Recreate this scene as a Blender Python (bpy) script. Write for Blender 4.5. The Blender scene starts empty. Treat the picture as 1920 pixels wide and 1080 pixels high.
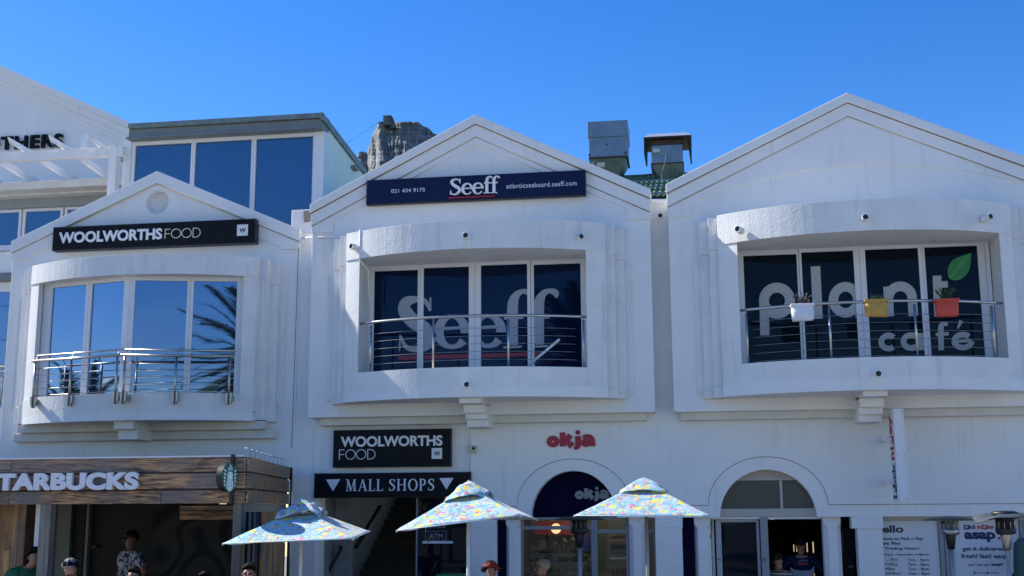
import bpy, bmesh, math, random
from mathutils import Vector, Matrix, noise
from mathutils.geometry import tessellate_polygon
random.seed(7)
S = bpy.context.scene
COL = S.collection
R = math.radians

# ------------------------------------------------------------ camera
F = 2248.5
PIT, YAW, ROLL = R(10.4086), R(8.7957), R(-0.308)
cp, sp, cy, sy = math.cos(PIT), math.sin(PIT), math.cos(YAW), math.sin(YAW)
FW = Vector((-sy*cp, cy*cp, sp)); RT = Vector((cy, sy, 0)); UP = RT.cross(FW)
_c, _s = math.cos(ROLL), math.sin(ROLL)
R2 = _c*RT + _s*UP; U2 = -_s*RT + _c*UP
CAM = Vector((0, 0, 2.35))
cd = bpy.data.cameras.new('camera'); cam = bpy.data.objects.new('camera', cd); COL.objects.link(cam)
cd.sensor_width = 36; cd.lens = F/1920*36; cd.clip_start = .1; cd.clip_end = 20000
cam.matrix_world = Matrix(((R2.x, U2.x, -FW.x, CAM.x), (R2.y, U2.y, -FW.y, CAM.y), (R2.z, U2.z, -FW.z, CAM.z), (0, 0, 0, 1)))
S.camera = cam
S.render.resolution_x, S.render.resolution_y = 1024, 576

# ------------------------------------------------------------ world and sun
SUN_EL, SUN_AZ = 37.0, 11.0          # azimuth: degrees behind the facade plane, coming from the left
w = bpy.data.worlds.new('World'); S.world = w; w.use_nodes = True
nt = w.node_tree; nt.nodes.clear()
sky = nt.nodes.new('ShaderNodeTexSky'); sky.sky_type = 'NISHITA'; sky.sun_disc = False
sky.sun_elevation = R(SUN_EL); sky.sun_rotation = math.atan2(-math.cos(R(SUN_AZ)), math.sin(R(SUN_AZ)))
sky.altitude = 0; sky.air_density = 1.0; sky.dust_density = 0.15; sky.ozone_density = 3.5
hs = nt.nodes.new('ShaderNodeHueSaturation'); hs.inputs['Saturation'].default_value = 1.36; hs.inputs['Hue'].default_value = .514
bg = nt.nodes.new('ShaderNodeBackground'); bg.inputs[1].default_value = 0.13
wo = nt.nodes.new('ShaderNodeOutputWorld')
nt.links.new(sky.outputs[0], hs.inputs['Color']); nt.links.new(hs.outputs[0], bg.inputs[0]); nt.links.new(bg.outputs[0], wo.inputs[0])
sd = Vector((-math.cos(R(SUN_EL))*math.cos(R(SUN_AZ)), math.cos(R(SUN_EL))*math.sin(R(SUN_AZ)), math.sin(R(SUN_EL))))
sl = bpy.data.lights.new('sun', 'SUN'); sl.energy = 5.0; sl.angle = R(.5); sl.color = (1, .955, .88)
so = bpy.data.objects.new('sun', sl); COL.objects.link(so); so.location = (-40, 10, 40)
so.rotation_euler = sd.to_track_quat('Z', 'Y').to_euler()
S.view_settings.view_transform = 'Standard'; S.view_settings.look = 'None'
S.view_settings.exposure = 0.66; S.view_settings.gamma = 1; S.view_settings.use_curve_mapping = False

# ------------------------------------------------------------ helpers
def at(px, py, Y):
    d = FW*F + R2*(px-960) - U2*(py-540)
    return CAM + d*(Y/d.y)
def X(px, py, Y): return at(px, py, Y).x
def Z(px, py, Y): return at(px, py, Y).z
ORI = {}
def base(o):
    if o is None: return Vector((0, 0, 0))
    return ORI.get(o.name, Vector((0, 0, 0)))
def thing(name, label, cat, loc=(0, 0, 0), group=None, kind=None):
    o = bpy.data.objects.new(name, None); COL.objects.link(o); o.location = loc
    o.empty_display_size = .3
    ORI[o.name] = Vector(loc); o['label'] = label; o['category'] = cat
    if group: o['group'] = group
    if kind: o['kind'] = kind
    return o
def tag(o, label, cat, group=None):
    o['label'] = label; o['category'] = cat
    if group: o['group'] = group
    return o

class MB:
    def __init__(s): s.v = []; s.f = []; s.sm = []
    def add(s, vs, fs, smooth=False):
        k = len(s.v); s.v += [tuple(a) for a in vs]; s.f += [tuple(i+k for i in f) for f in fs]; s.sm += [smooth]*len(fs); return s
    def box(s, x0, x1, y0, y1, z0, z1):
        if x0 > x1: x0, x1 = x1, x0
        if y0 > y1: y0, y1 = y1, y0
        if z0 > z1: z0, z1 = z1, z0
        return s.add([(x0,y0,z0),(x1,y0,z0),(x1,y1,z0),(x0,y1,z0),(x0,y0,z1),(x1,y0,z1),(x1,y1,z1),(x0,y1,z1)],
                     [(0,3,2,1),(4,5,6,7),(0,1,5,4),(1,2,6,5),(2,3,7,6),(3,0,4,7)])
    def hexa(s, b, t):       # bottom 4 points, top 4 points (ccw from above)
        return s.add(list(b)+list(t), [(0,3,2,1),(4,5,6,7),(0,1,5,4),(1,2,6,5),(2,3,7,6),(3,0,4,7)])
    def prism(s, outer, y0, y1, holes=(), axis='y'):
        loops = [list(outer)] + [list(h) for h in holes]
        tri = tessellate_polygon([[Vector((a, b, 0)) for a, b in l] for l in loops])
        flat = [p for l in loops for p in l]; n = len(flat)
        mk = (lambda a, b, c: (a, c, b)) if axis == 'y' else (lambda a, b, c: (a, b, c))
        vs = [mk(a, b, y0) for a, b in flat] + [mk(a, b, y1) for a, b in flat]
        fs = [tuple(t) for t in tri] + [tuple(i+n for i in reversed(t)) for t in tri]
        k = 0
        for l in loops:
            m = len(l)
            for i in range(m):
                j = (i+1) % m; fs.append((k+i, k+j, k+j+n, k+i+n))
            k += m
        return s.add(vs, fs)
    def tube(s, pts, r, n=8, cap=True, smooth=True):
        pts = [Vector(p) for p in pts]; rs = r if isinstance(r, (list, tuple)) else [r]*len(pts)
        vs = []; fs = []; prev = None
        for i, p in enumerate(pts):
            t = (pts[min(i+1, len(pts)-1)] - pts[max(i-1, 0)]).normalized()
            if prev is None:
                a = Vector((0, 0, 1)) if abs(t.z) < .9 else Vector((1, 0, 0)); u = t.cross(a).normalized()
            else: u = (prev - t*prev.dot(t)).normalized()
            prev = u; v = t.cross(u)
            for k in range(n):
                q = 2*math.pi*k/n; vs.append(p + (u*math.cos(q)+v*math.sin(q))*rs[i])
        for i in range(len(pts)-1):
            for k in range(n):
                a = i*n+k; b = i*n+(k+1) % n; fs.append((a, b, b+n, a+n))
        s.add(vs, fs, smooth)
        if cap:
            m = len(pts)-1; s.add(vs[:n], [tuple(range(n))[::-1]]); s.add(vs[m*n:], [tuple(range(n))])
        return s
    def lathe(s, c, prof, n=20, smooth=True):
        vs = []; fs = []
        for r_, z_ in prof:
            for k in range(n):
                q = 2*math.pi*k/n; vs.append((c[0]+r_*math.cos(q), c[1]+r_*math.sin(q), c[2]+z_))
        for i in range(len(prof)-1):
            for k in range(n):
                a = i*n+k; b = i*n+(k+1) % n; fs.append((a, b, b+n, a+n))
        return s.add(vs, fs, smooth)
    def ball(s, c, r, nu=12, nv=8, sc=(1, 1, 1)):
        vs = []; fs = []
        for j in range(nv+1):
            p = math.pi*j/nv
            for i in range(nu):
                q = 2*math.pi*i/nu
                vs.append((c[0]+r*sc[0]*math.sin(p)*math.cos(q), c[1]+r*sc[1]*math.sin(p)*math.sin(q), c[2]+r*sc[2]*math.cos(p)))
        for j in range(nv):
            for i in range(nu):
                a = j*nu+i; b = j*nu+(i+1) % nu; fs.append((a, b, b+nu, a+nu))
        return s.add(vs, fs, True)
    def build(s, name, mat, parent=None, bevel=0, label=None, kind=None, fix=True):
        o0 = base(parent)
        me = bpy.data.meshes.new(name)
        me.from_pydata([(a-o0.x, b-o0.y, c-o0.z) for a, b, c in s.v], [], s.f)
        me.polygons.foreach_set('use_smooth', s.sm)
        me.validate()
        if fix:
            bm = bmesh.new(); bm.from_mesh(me)
            bmesh.ops.remove_doubles(bm, verts=bm.verts, dist=1e-5)
            bmesh.ops.recalc_face_normals(bm, faces=bm.faces)
            bm.to_mesh(me); bm.free()
        me.materials.append(mat)
        o = bpy.data.objects.new(name, me); COL.objects.link(o)
        ORI[o.name] = o0
        if parent: o.parent = parent
        if bevel:
            b = o.modifiers.new('bevel', 'BEVEL'); b.width = bevel; b.segments = 2; b.limit_method = 'ANGLE'; b.angle_limit = R(40)
        if label: o['label'] = label
        if kind: o['kind'] = kind
        return o
def bx(name, mat, parent, *a, bevel=0, **k): return MB().box(*a).build(name, mat, parent, bevel, **k)

# ------------------------------------------------------------ materials
def newmat(name):
    m = bpy.data.materials.new(name); m.use_nodes = True
    return m, m.node_tree, m.node_tree.nodes['Principled BSDF']
def mat(name, col, rough=.6, metal=0, bump=0, bscale=40, var=0, vscale=3, col2=None, spec=.5, coat=0, emit=None, es=1, streak=0):
    m, t, p = newmat(name)
    p.inputs['Base Color'].default_value = (*col, 1); p.inputs['Roughness'].default_value = rough
    p.inputs['Metallic'].default_value = metal; p.inputs['Specular IOR Level'].default_value = spec
    p.inputs['Coat Weight'].default_value = coat
    geo = t.nodes.new('ShaderNodeNewGeometry')
    if var or col2 or streak:
        n = t.nodes.new('ShaderNodeTexNoise'); n.inputs['Scale'].default_value = vscale; n.inputs['Detail'].default_value = 6; n.inputs['Roughness'].default_value = .6
        t.links.new(geo.outputs['Position'], n.inputs['Vector'])
        r = t.nodes.new('ShaderNodeValToRGB'); r.color_ramp.elements[0].position = .35; r.color_ramp.elements[1].position = .65
        c2 = col2 or tuple(c*(1-var) for c in col)
        r.color_ramp.elements[0].color = (*c2, 1); r.color_ramp.elements[1].color = (*col, 1)
        t.links.new(n.outputs[0], r.inputs[0]); out = r.outputs[0]
        if streak:
            mp = t.nodes.new('ShaderNodeMapping'); mp.inputs['Scale'].default_value = (9, 9, .7)
            t.links.new(geo.outputs['Position'], mp.inputs[0])
            n2 = t.nodes.new('ShaderNodeTexNoise'); n2.inputs['Scale'].default_value = 1.0; n2.inputs['Detail'].default_value = 5
            t.links.new(mp.outputs[0], n2.inputs['Vector'])
            r2 = t.nodes.new('ShaderNodeValToRGB'); r2.color_ramp.elements[0].position = .58; r2.color_ramp.elements[1].position = .78
            r2.color_ramp.elements[0].color = (0, 0, 0, 1); r2.color_ramp.elements[1].color = (streak, streak, streak, 1)
            t.links.new(n2.outputs[0], r2.inputs[0])
            mx = t.nodes.new('ShaderNodeMixRGB'); mx.blend_type = 'MIX'; mx.inputs[2].default_value = (.33, .3, .26, 1)
            t.links.new(r2.outputs[0], mx.inputs[0]); t.links.new(out, mx.inputs[1]); out = mx.outputs[0]
        t.links.new(out, p.inputs['Base Color'])
    if bump:
        n = t.nodes.new('ShaderNodeTexNoise'); n.inputs['Scale'].default_value = bscale; n.inputs['Detail'].default_value = 5
        t.links.new(geo.outputs['Position'], n.inputs['Vector'])
        b = t.nodes.new('ShaderNodeBump'); b.inputs['Strength'].default_value = 1; b.inputs['Distance'].default_value = bump
        t.links.new(n.outputs[0], b.inputs['Height']); t.links.new(b.outputs[0], p.inputs['Normal'])
    if emit:
        p.inputs['Emission Color'].default_value = (*emit, 1); p.inputs['Emission Strength'].default_value = es
    return m
M = {}
M['stucco'] = mat('white_stucco', (.80, .79, .77), .85, bump=.003, bscale=26, var=.06, vscale=1.3, streak=.18)
M['stucco2'] = mat('weathered_stucco', (.78, .77, .74), .88, bump=.005, bscale=24, var=.09, vscale=2.2, streak=.32)
M['soffit'] = mat('painted_soffit', (.70, .67, .61), .85, bump=.004, bscale=30, var=.12, vscale=3, streak=.05)
M['frame'] = mat('white_powder_coat', (.74, .74, .76), .4, var=.04)
M['steel'] = mat('stainless_steel', (.55, .52, .48), .33, metal=1)
M['steel_dull'] = mat('brushed_steel', (.42, .41, .38), .4, metal=1)
M['polemat'] = mat('grey_metal_pole', (.34, .33, .32), .45, metal=.45)
M['cable'] = mat('steel_cable', (.30, .30, .31), .4, metal=1)
M['black'] = mat('black_paint', (.012, .012, .014), .5)
M['signblack'] = mat('sign_black_panel', (.006, .007, .010), .5, spec=.15, var=.2, vscale=5)
M['navy'] = mat('navy_panel', (.004, .012, .055), .5, spec=.2, var=.15, vscale=4)
M['navyfab'] = mat('navy_board', (.003, .005, .024), .8, spec=.05)
M['letter'] = mat('white_letter', (.72, .72, .74), .4)
M['decal'] = mat('frosted_vinyl', (.31, .345, .39), .6)
M['decalw'] = mat('pale_vinyl', (.42, .43, .42), .6)
M['red'] = mat('red_vinyl', (.45, .02, .03), .45)
M['redd'] = mat('red_window_vinyl', (.28, .02, .05), .45)
M['pink'] = mat('crimson_letter', (.34, .006, .035), .4)
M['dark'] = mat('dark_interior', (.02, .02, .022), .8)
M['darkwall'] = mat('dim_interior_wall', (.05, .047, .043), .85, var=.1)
M['greywall'] = mat('grey_plaster', (.30, .31, .32), .85, var=.1, bump=.003)
M['green_roof'] = mat('green_painted_sheet', (.05, .16, .10), .5, var=.2)
M['galv'] = mat('galvanised_sheet', (.25, .29, .33), .42, metal=.75, var=.2, vscale=4)
M['galv2'] = mat('galvanised_green_sheet', (.22, .26, .24), .5, metal=.5, var=.35, vscale=6)
M['rust'] = mat('rusty_edge', (.10, .055, .04), .8, var=.4, vscale=15)
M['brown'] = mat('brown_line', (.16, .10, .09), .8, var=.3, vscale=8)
M['joint'] = mat('dirty_joint', (.36, .32, .27), .9, var=.4, vscale=9)
M['ground'] = mat('concrete_paving', (.30, .28, .25), .85, var=.2, vscale=.8, bump=.003)
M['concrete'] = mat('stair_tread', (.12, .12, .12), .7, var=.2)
M['nosing'] = mat('stair_nosing', (.25, .25, .24), .6)
M['plaster_break'] = mat('exposed_plaster', (.36, .31, .26), .95, bump=.01, bscale=25, var=.35, vscale=9)
M['penside'] = mat('pale_render', (.76, .80, .78), .8, bump=.004, var=.05)
M['roofgrey'] = mat('grey_flashing', (.20, .22, .22), .5, metal=.3, var=.15)
M['beige'] = mat('beige_frame', (.48, .44, .38), .6, var=.06)
M['smoke'] = mat('smoked_glass', (.05, .05, .045), .25, spec=.5)
M['poster'] = mat('white_poster', (.62, .63, .66), .5)
M['postertext'] = mat('poster_ink', (.03, .03, .05), .6)
M['posterblue'] = mat('poster_navy_ink', (.01, .02, .10), .6)
M['posterred'] = mat('poster_red_ink', (.4, .02, .05), .6)
M['cream'] = mat('cream_plastic', (.6, .57, .46), .5)
M['lamp'] = mat('lamp_globe', (1, .8, .5), .5, emit=(1, .62, .25), es=1.1)
M['led'] = mat('warm_light_strip', (1, .8, .5), .5, emit=(1, .72, .42), es=.38)
M['tile'] = mat('pale_green_tiles', (.16, .20, .18), .4, var=.1)
M['bread'] = mat('baked_bread', (.42, .17, .05), .7, var=.3, vscale=30)
M['woodshelf'] = mat('light_wood', (.5, .36, .2), .6, var=.15, vscale=8)
M['skin'] = mat('skin', (.34, .17, .115), .55)
M['hair_dark'] = mat('dark_hair', (.022, .016, .012), .85, spec=.15, bump=.004, bscale=120)
M['hair_blond'] = mat('blond_hair', (.33, .24, .14), .6, var=.5, vscale=40)
M['denim'] = mat('dark_trousers', (.03, .035, .05), .8)
M['greenjacket'] = mat('green_jacket', (.015, .13, .06), .7, var=.3, vscale=12)
M['bluegrey'] = mat('blue_grey_hoodie', (.25, .35, .42), .8)
M['capred'] = mat('red_cap', (.22, .015, .012), .8)
M['capnavy'] = mat('navy_cap', (.006, .009, .022), .95, spec=.05)
M['jacket'] = mat('navy_racing_jacket', (.012, .020, .05), .8, spec=.1)
M['jacketgrey'] = mat('grey_jacket_panel', (.28, .31, .36), .7)
M['leafg'] = mat('green_leaf_print', (.03, .26, .06), .4, var=.4, vscale=4)
M['leafv'] = mat('leaf_vein', (.10, .42, .12), .4)
M['plantg'] = mat('pot_plant_leaf', (.05, .10, .025), .6, var=.4, vscale=20)
M['plantd'] = mat('dark_pot_plant_leaf', (.018, .012, .02), .6)
M['bagw'] = mat('white_bag', (.75, .76, .78), .6, var=.08, vscale=10)
M['bagy'] = mat('mustard_bag', (.55, .33, .07), .7, var=.2, vscale=10)
M['bagr'] = mat('red_bag', (.62, .07, .04), .6, var=.12, vscale=10)
M['palm'] = mat('palm_frond', (.055, .085, .03), .5, var=.3, vscale=2)
M['palmtrunk'] = mat('palm_trunk', (.16, .11, .07), .9, bump=.03, bscale=8, var=.3)
M['logogreen'] = mat('logo_green', (.0, .13, .07), .35)
M['logowhite'] = mat('logo_white', (.78, .82, .80), .4)

def glass(name, dark, refl, k, tint=None):
    m, t, p = newmat(name)
    p.inputs['Base Color'].default_value = (*dark, 1); p.inputs['Roughness'].default_value = .6; p.inputs['Specular IOR Level'].default_value = 0
    g = t.nodes.new('ShaderNodeBsdfGlossy'); g.inputs['Color'].default_value = (*refl, 1); g.inputs['Roughness'].default_value = .015
    geo = t.nodes.new('ShaderNodeNewGeometry')
    n = t.nodes.new('ShaderNodeTexNoise'); n.inputs['Scale'].default_value = .9; n.inputs['Detail'].default_value = 1
    b = t.nodes.new('ShaderNodeBump'); b.inputs['Distance'].default_value = .006
    t.links.new(geo.outputs['Position'], n.inputs['Vector']); t.links.new(n.outputs[0], b.inputs['Height']); t.links.new(b.outputs[0], g.inputs['Normal'])
    lw = t.nodes.new('ShaderNodeFresnel'); lw.inputs['IOR'].default_value = 1.5
    ad = t.nodes.new('ShaderNodeMath'); ad.operation = 'MULTIPLY_ADD'; ad.inputs[1].default_value = 1.0; ad.inputs[2].default_value = k; ad.use_clamp = True
    mx = t.nodes.new('ShaderNodeMixShader'); o = t.nodes['Material Output']
    t.links.new(lw.outputs[0], ad.inputs[0]); t.links.new(ad.outputs[0], mx.inputs[0])
    t.links.new(p.outputs[0], mx.inputs[1]); t.links.new(g.outputs[0], mx.inputs[2]); t.links.new(mx.outputs[0], o.inputs['Surface'])
    return m
M['glass_blue'] = glass('mirror_blue_glass', (.01, .02, .045), (.36, .50, .72), .42)
M['glass_navy'] = glass('navy_backed_glass', (.003, .009, .032), (.28, .40, .62), .0)
M['glass_dark'] = glass('dark_tinted_glass', (.005, .009, .014), (.22, .27, .34), .0)
M['glass_pent'] = glass('penthouse_blue_glass', (.018, .05, .10), (.42, .60, .80), .2)
def clearglass():
    m, t, p = newmat('clear_shop_glass')
    tr = t.nodes.new('ShaderNodeBsdfTransparent'); tr.inputs[0].default_value = (.8, .85, .85, 1)
    g = t.nodes.new('ShaderNodeBsdfGlossy'); g.inputs['Roughness'].default_value = .02
    lw = t.nodes.new('ShaderNodeFresnel'); lw.inputs['IOR'].default_value = 1.5
    mx = t.nodes.new('ShaderNodeMixShader'); o = t.nodes['Material Output']
    hm = t.nodes.new('ShaderNodeMath'); hm.operation = 'MULTIPLY'; hm.inputs[1].default_value = .45; t.links.new(lw.outputs[0], hm.inputs[0]); t.links.new(hm.outputs[0], mx.inputs[0]); t.links.new(tr.outputs[0], mx.inputs[1]); t.links.new(g.outputs[0], mx.inputs[2]); t.links.new(mx.outputs[0], o.inputs['Surface'])
    return m
M['clear'] = clearglass()

def wood(name, base_, dark, sc=(1.2, 14, 14), amt=1.0):
    m, t, p = newmat(name)
    geo = t.nodes.new('ShaderNodeNewGeometry'); oi = t.nodes.new('ShaderNodeObjectInfo')
    ad = t.nodes.new('ShaderNodeVectorMath'); ad.operation = 'ADD'
    sc_ = t.nodes.new('ShaderNodeVectorMath'); sc_.operation = 'SCALE'; sc_.inputs[0].default_value = (37, 19, 23)
    t.links.new(oi.outputs['Random'], sc_.inputs['Scale']); t.links.new(geo.outputs['Position'], ad.inputs[0]); t.links.new(sc_.outputs[0], ad.inputs[1])
    mp = t.nodes.new('ShaderNodeMapping'); mp.inputs['Scale'].default_value = sc; t.links.new(ad.outputs[0], mp.inputs[0])
    n = t.nodes.new('ShaderNodeTexNoise'); n.inputs['Scale'].default_value = 1.6; n.inputs['Detail'].default_value = 9; n.inputs['Roughness'].default_value = .7; n.inputs['Distortion'].default_value = .8
    t.links.new(mp.outputs[0], n.inputs['Vector'])
    r = t.nodes.new('ShaderNodeValToRGB'); e = r.color_ramp.elements
    e[0].position = .40; e[0].color = (*dark, 1); e[1].position = .62; e[1].color = (*base_, 1)
    t.links.new(n.outputs[0], r.inputs[0])
    n3 = t.nodes.new('ShaderNodeTexNoise'); n3.inputs['Scale'].default_value = 1.1; t.links.new(ad.outputs[0], n3.inputs['Vector'])
    mx = t.nodes.new('ShaderNodeMixRGB'); mx.inputs[2].default_value = (.11*amt+.02, .10*amt+.02, .09*amt+.02, 1)
    r3 = t.nodes.new('ShaderNodeValToRGB'); r3.color_ramp.elements[0].position = .42; r3.color_ramp.elements[1].position = .7
    t.links.new(n3.outputs[0], r3.inputs[0]); t.links.new(r3.outputs[0], mx.inputs[0]); t.links.new(r.outputs[0], mx.inputs[1])
    vr = t.nodes.new('ShaderNodeMapRange'); vr.inputs[3].default_value = .7; vr.inputs[4].default_value = 1.25; t.links.new(oi.outputs['Random'], vr.inputs[0])
    mu = t.nodes.new('ShaderNodeVectorMath'); mu.operation = 'SCALE'; t.links.new(mx.outputs[0], mu.inputs[0]); t.links.new(vr.outputs[0], mu.inputs['Scale'])
    t.links.new(mu.outputs[0], p.inputs['Base Color']); p.inputs['Roughness'].default_value = .75
    b = t.nodes.new('ShaderNodeBump'); b.inputs['Distance'].default_value = .006; t.links.new(n.outputs[0], b.inputs['Height']); t.links.new(b.outputs[0], p.inputs['Normal'])
    return m
M['plank'] = wood('weathered_plank', (.66, .36, .16), (.040, .034, .040), (1.6, 18, 18), 1.4)
M['plankin'] = wood('red_brown_backing_plank', (.22, .08, .04), (.08, .03, .02))
M['vboard'] = wood('orange_vertical_board', (.62, .32, .13), (.30, .15, .06), (10, 10, .8), .9)
M['post'] = wood('grey_timber_post', (.24, .22, .18), (.11, .10, .08), (10, 10, .7), 1.2)

def floral():
    m, t, p = newmat('floral_canvas')
    tc = t.nodes.new('ShaderNodeTexCoord'); oi = t.nodes.new('ShaderNodeObjectInfo')
    ds = t.nodes.new('ShaderNodeTexNoise'); ds.inputs['Scale'].default_value = 14; ds.inputs['Detail'].default_value = 3
    t.links.new(tc.outputs['Object'], ds.inputs['Vector'])
    dm = t.nodes.new('ShaderNodeVectorMath'); dm.operation = 'MULTIPLY_ADD'; dm.inputs[1].default_value = (.12, .12, .12)
    t.links.new(ds.outputs['Color'], dm.inputs[0]); t.links.new(tc.outputs['Object'], dm.inputs[2])
    base_ = t.nodes.new('ShaderNodeTexNoise'); base_.inputs['Scale'].default_value = 9; base_.inputs['Detail'].default_value = 4
    t.links.new(dm.outputs[0], base_.inputs['Vector'])
    r = t.nodes.new('ShaderNodeValToRGB'); e = r.color_ramp.elements
    e[0].position = .38; e[0].color = (.16, .42, .52, 1); e[1].position = .55; e[1].color = (.32, .58, .68, 1)
    x = e.new(.62); x.color = (.52, .46, .62, 1)
    t.links.new(base_.outputs[0], r.inputs[0]); cur = r.outputs[0]
    for sc, thr, col, off in ((13, .24, (.04, .36, .36), 31), (17, .22, (.60, .66, .70), 23), (12, .26, (.66, .09, .20), 0), (24, .22, (.62, .12, .24), 5), (9, .30, (.78, .66, .06), 11), (19, .27, (.74, .68, .14), 17)):
        ad = t.nodes.new('ShaderNodeVectorMath'); ad.operation = 'ADD'; ad.inputs[1].default_value = (off, off*.7, off*.3)
        t.links.new(dm.outputs[0], ad.inputs[0])
        v = t.nodes.new('ShaderNodeTexVoronoi'); v.inputs['Scale'].default_value = sc; t.links.new(ad.outputs[0], v.inputs['Vector'])
        sp_ = t.nodes.new('ShaderNodeSeparateColor'); t.links.new(v.outputs['Color'], sp_.inputs[0])
        cm = t.nodes.new('ShaderNodeMath'); cm.operation = 'MULTIPLY'; cm.inputs[1].default_value = thr*1.6
        t.links.new(sp_.outputs[0], cm.inputs[0])
        lt = t.nodes.new('ShaderNodeMath'); lt.operation = 'LESS_THAN'; t.links.new(v.outputs['Distance'], lt.inputs[0]); t.links.new(cm.outputs[0], lt.inputs[1])
        mx = t.nodes.new('ShaderNodeMixRGB'); mx.inputs[2].default_value = (*col, 1)
        t.links.new(lt.outputs[0], mx.inputs[0]); t.links.new(cur, mx.inputs[1]); cur = mx.outputs[0]
    t.links.new(cur, p.inputs['Base Color']); p.inputs['Roughness'].default_value = .6
    p.inputs['Sheen Weight'].default_value = .2
    nb = t.nodes.new('ShaderNodeTexNoise'); nb.inputs['Scale'].default_value = 5; b = t.nodes.new('ShaderNodeBump'); b.inputs['Distance'].default_value = .02
    t.links.new(tc.outputs['Object'], nb.inputs['Vector']); t.links.new(nb.outputs[0], b.inputs['Height']); t.links.new(b.outputs[0], p.inputs['Normal'])
    return m
M['floral'] = floral()
def shirt():
    m, t, p = newmat('printed_shirt')
    tc = t.nodes.new('ShaderNodeTexCoord'); v = t.nodes.new('ShaderNodeTexNoise'); v.inputs['Scale'].default_value = 11; v.inputs['Detail'].default_value = 2; v.inputs['Distortion'].default_value = 1.5
    t.links.new(tc.outputs['Object'], v.inputs['Vector']); r = t.nodes.new('ShaderNodeValToRGB'); r.color_ramp.interpolation = 'LINEAR'
    e = r.color_ramp.elements; e[0].position = .45; e[0].color = (.04, .05, .16, 1); e[1].position = .5; e[1].color = (.62, .62, .72, 1)
    t.links.new(v.outputs[0], r.inputs[0]); t.links.new(r.outputs[0], p.inputs['Base Color']); p.inputs['Roughness'].default_value = .8
    return m
M['shirt'] = shirt()
def stripe():
    m, t, p = newmat('striped_knit')
    tc = t.nodes.new('ShaderNodeTexCoord'); v = t.nodes.new('ShaderNodeTexWave'); v.bands_direction = 'Z'; v.inputs['Scale'].default_value = 7; v.inputs['Distortion'].default_value = .3
    t.links.new(tc.outputs['Object'], v.inputs['Vector']); r = t.nodes.new('ShaderNodeValToRGB'); e = r.color_ramp.elements
    e[0].position = .45; e[0].color = (.02, .02, .02, 1); e[1].position = .5; e[1].color = (.45, .40, .32, 1)
    t.links.new(v.outputs[0], r.inputs[0]); t.links.new(r.outputs[0], p.inputs['Base Color']); return m
M['stripe'] = stripe()
def mural():
    m, t, p = newmat('painted_wave_mural')
    g = t.nodes.new('ShaderNodeNewGeometry'); v = t.nodes.new('ShaderNodeTexWave'); v.inputs['Scale'].default_value = 1.1; v.inputs['Distortion'].default_value = 26; v.inputs['Detail'].default_value = 2; v.inputs['Detail Scale'].default_value = .5; v.wave_type = 'RINGS'
    t.links.new(g.outputs['Position'], v.inputs['Vector']); r = t.nodes.new('ShaderNodeValToRGB'); e = r.color_ramp.elements
    e[0].position = .12; e[0].color = (.004, .005, .01, 1); e[1].position = .3; e[1].color = (.014, .022, .04, 1); x = e.new(.75); x.color = (.05, .048, .045, 1)
    t.links.new(v.outputs[0], r.inputs[0]); t.links.new(r.outputs[0], p.inputs['Base Color']); p.inputs['Roughness'].default_value = .7; return m
M['mural'] = mural()
def rock():
    m, t, p = newmat('sandstone_cliff')
    g = t.nodes.new('ShaderNodeNewGeometry')
    def nz(scale, mscale, det=8):
        mp = t.nodes.new('ShaderNodeMapping'); mp.inputs['Scale'].default_value = mscale; t.links.new(g.outputs['Position'], mp.inputs[0])
        n = t.nodes.new('ShaderNodeTexNoise'); n.inputs['Scale'].default_value = scale; n.inputs['Detail'].default_value = det; n.inputs['Roughness'].default_value = .65
        t.links.new(mp.outputs[0], n.inputs['Vector']); return n
    a = nz(.07, (1, 1, .35)); b_ = nz(.09, (.3, .3, 1.6))
    mx = t.nodes.new('ShaderNodeMath'); mx.operation = 'ADD'; t.links.new(a.outputs[0], mx.inputs[0]); t.links.new(b_.outputs[0], mx.inputs[1])
    r = t.nodes.new('ShaderNodeValToRGB'); e = r.color_ramp.elements
    hf = t.nodes.new('ShaderNodeMath'); hf.operation = 'MULTIPLY'; hf.inputs[1].default_value = .5; t.links.new(mx.outputs[0], hf.inputs[0])
    e[0].position = .38; e[0].color = (.09, .10, .105, 1); e[1].position = .62; e[1].color = (.27, .27, .265, 1)
    t.links.new(hf.outputs[0], r.inputs[0]); t.links.new(r.outputs[0], p.inputs['Base Color']); p.inputs['Roughness'].default_value = .95
    b = t.nodes.new('ShaderNodeBump'); b.inputs['Distance'].default_value = 1.5; t.links.new(hf.outputs[0], b.inputs['Height']); t.links.new(b.outputs[0], p.inputs['Normal'])
    return m
M['rock'] = rock()

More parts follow.
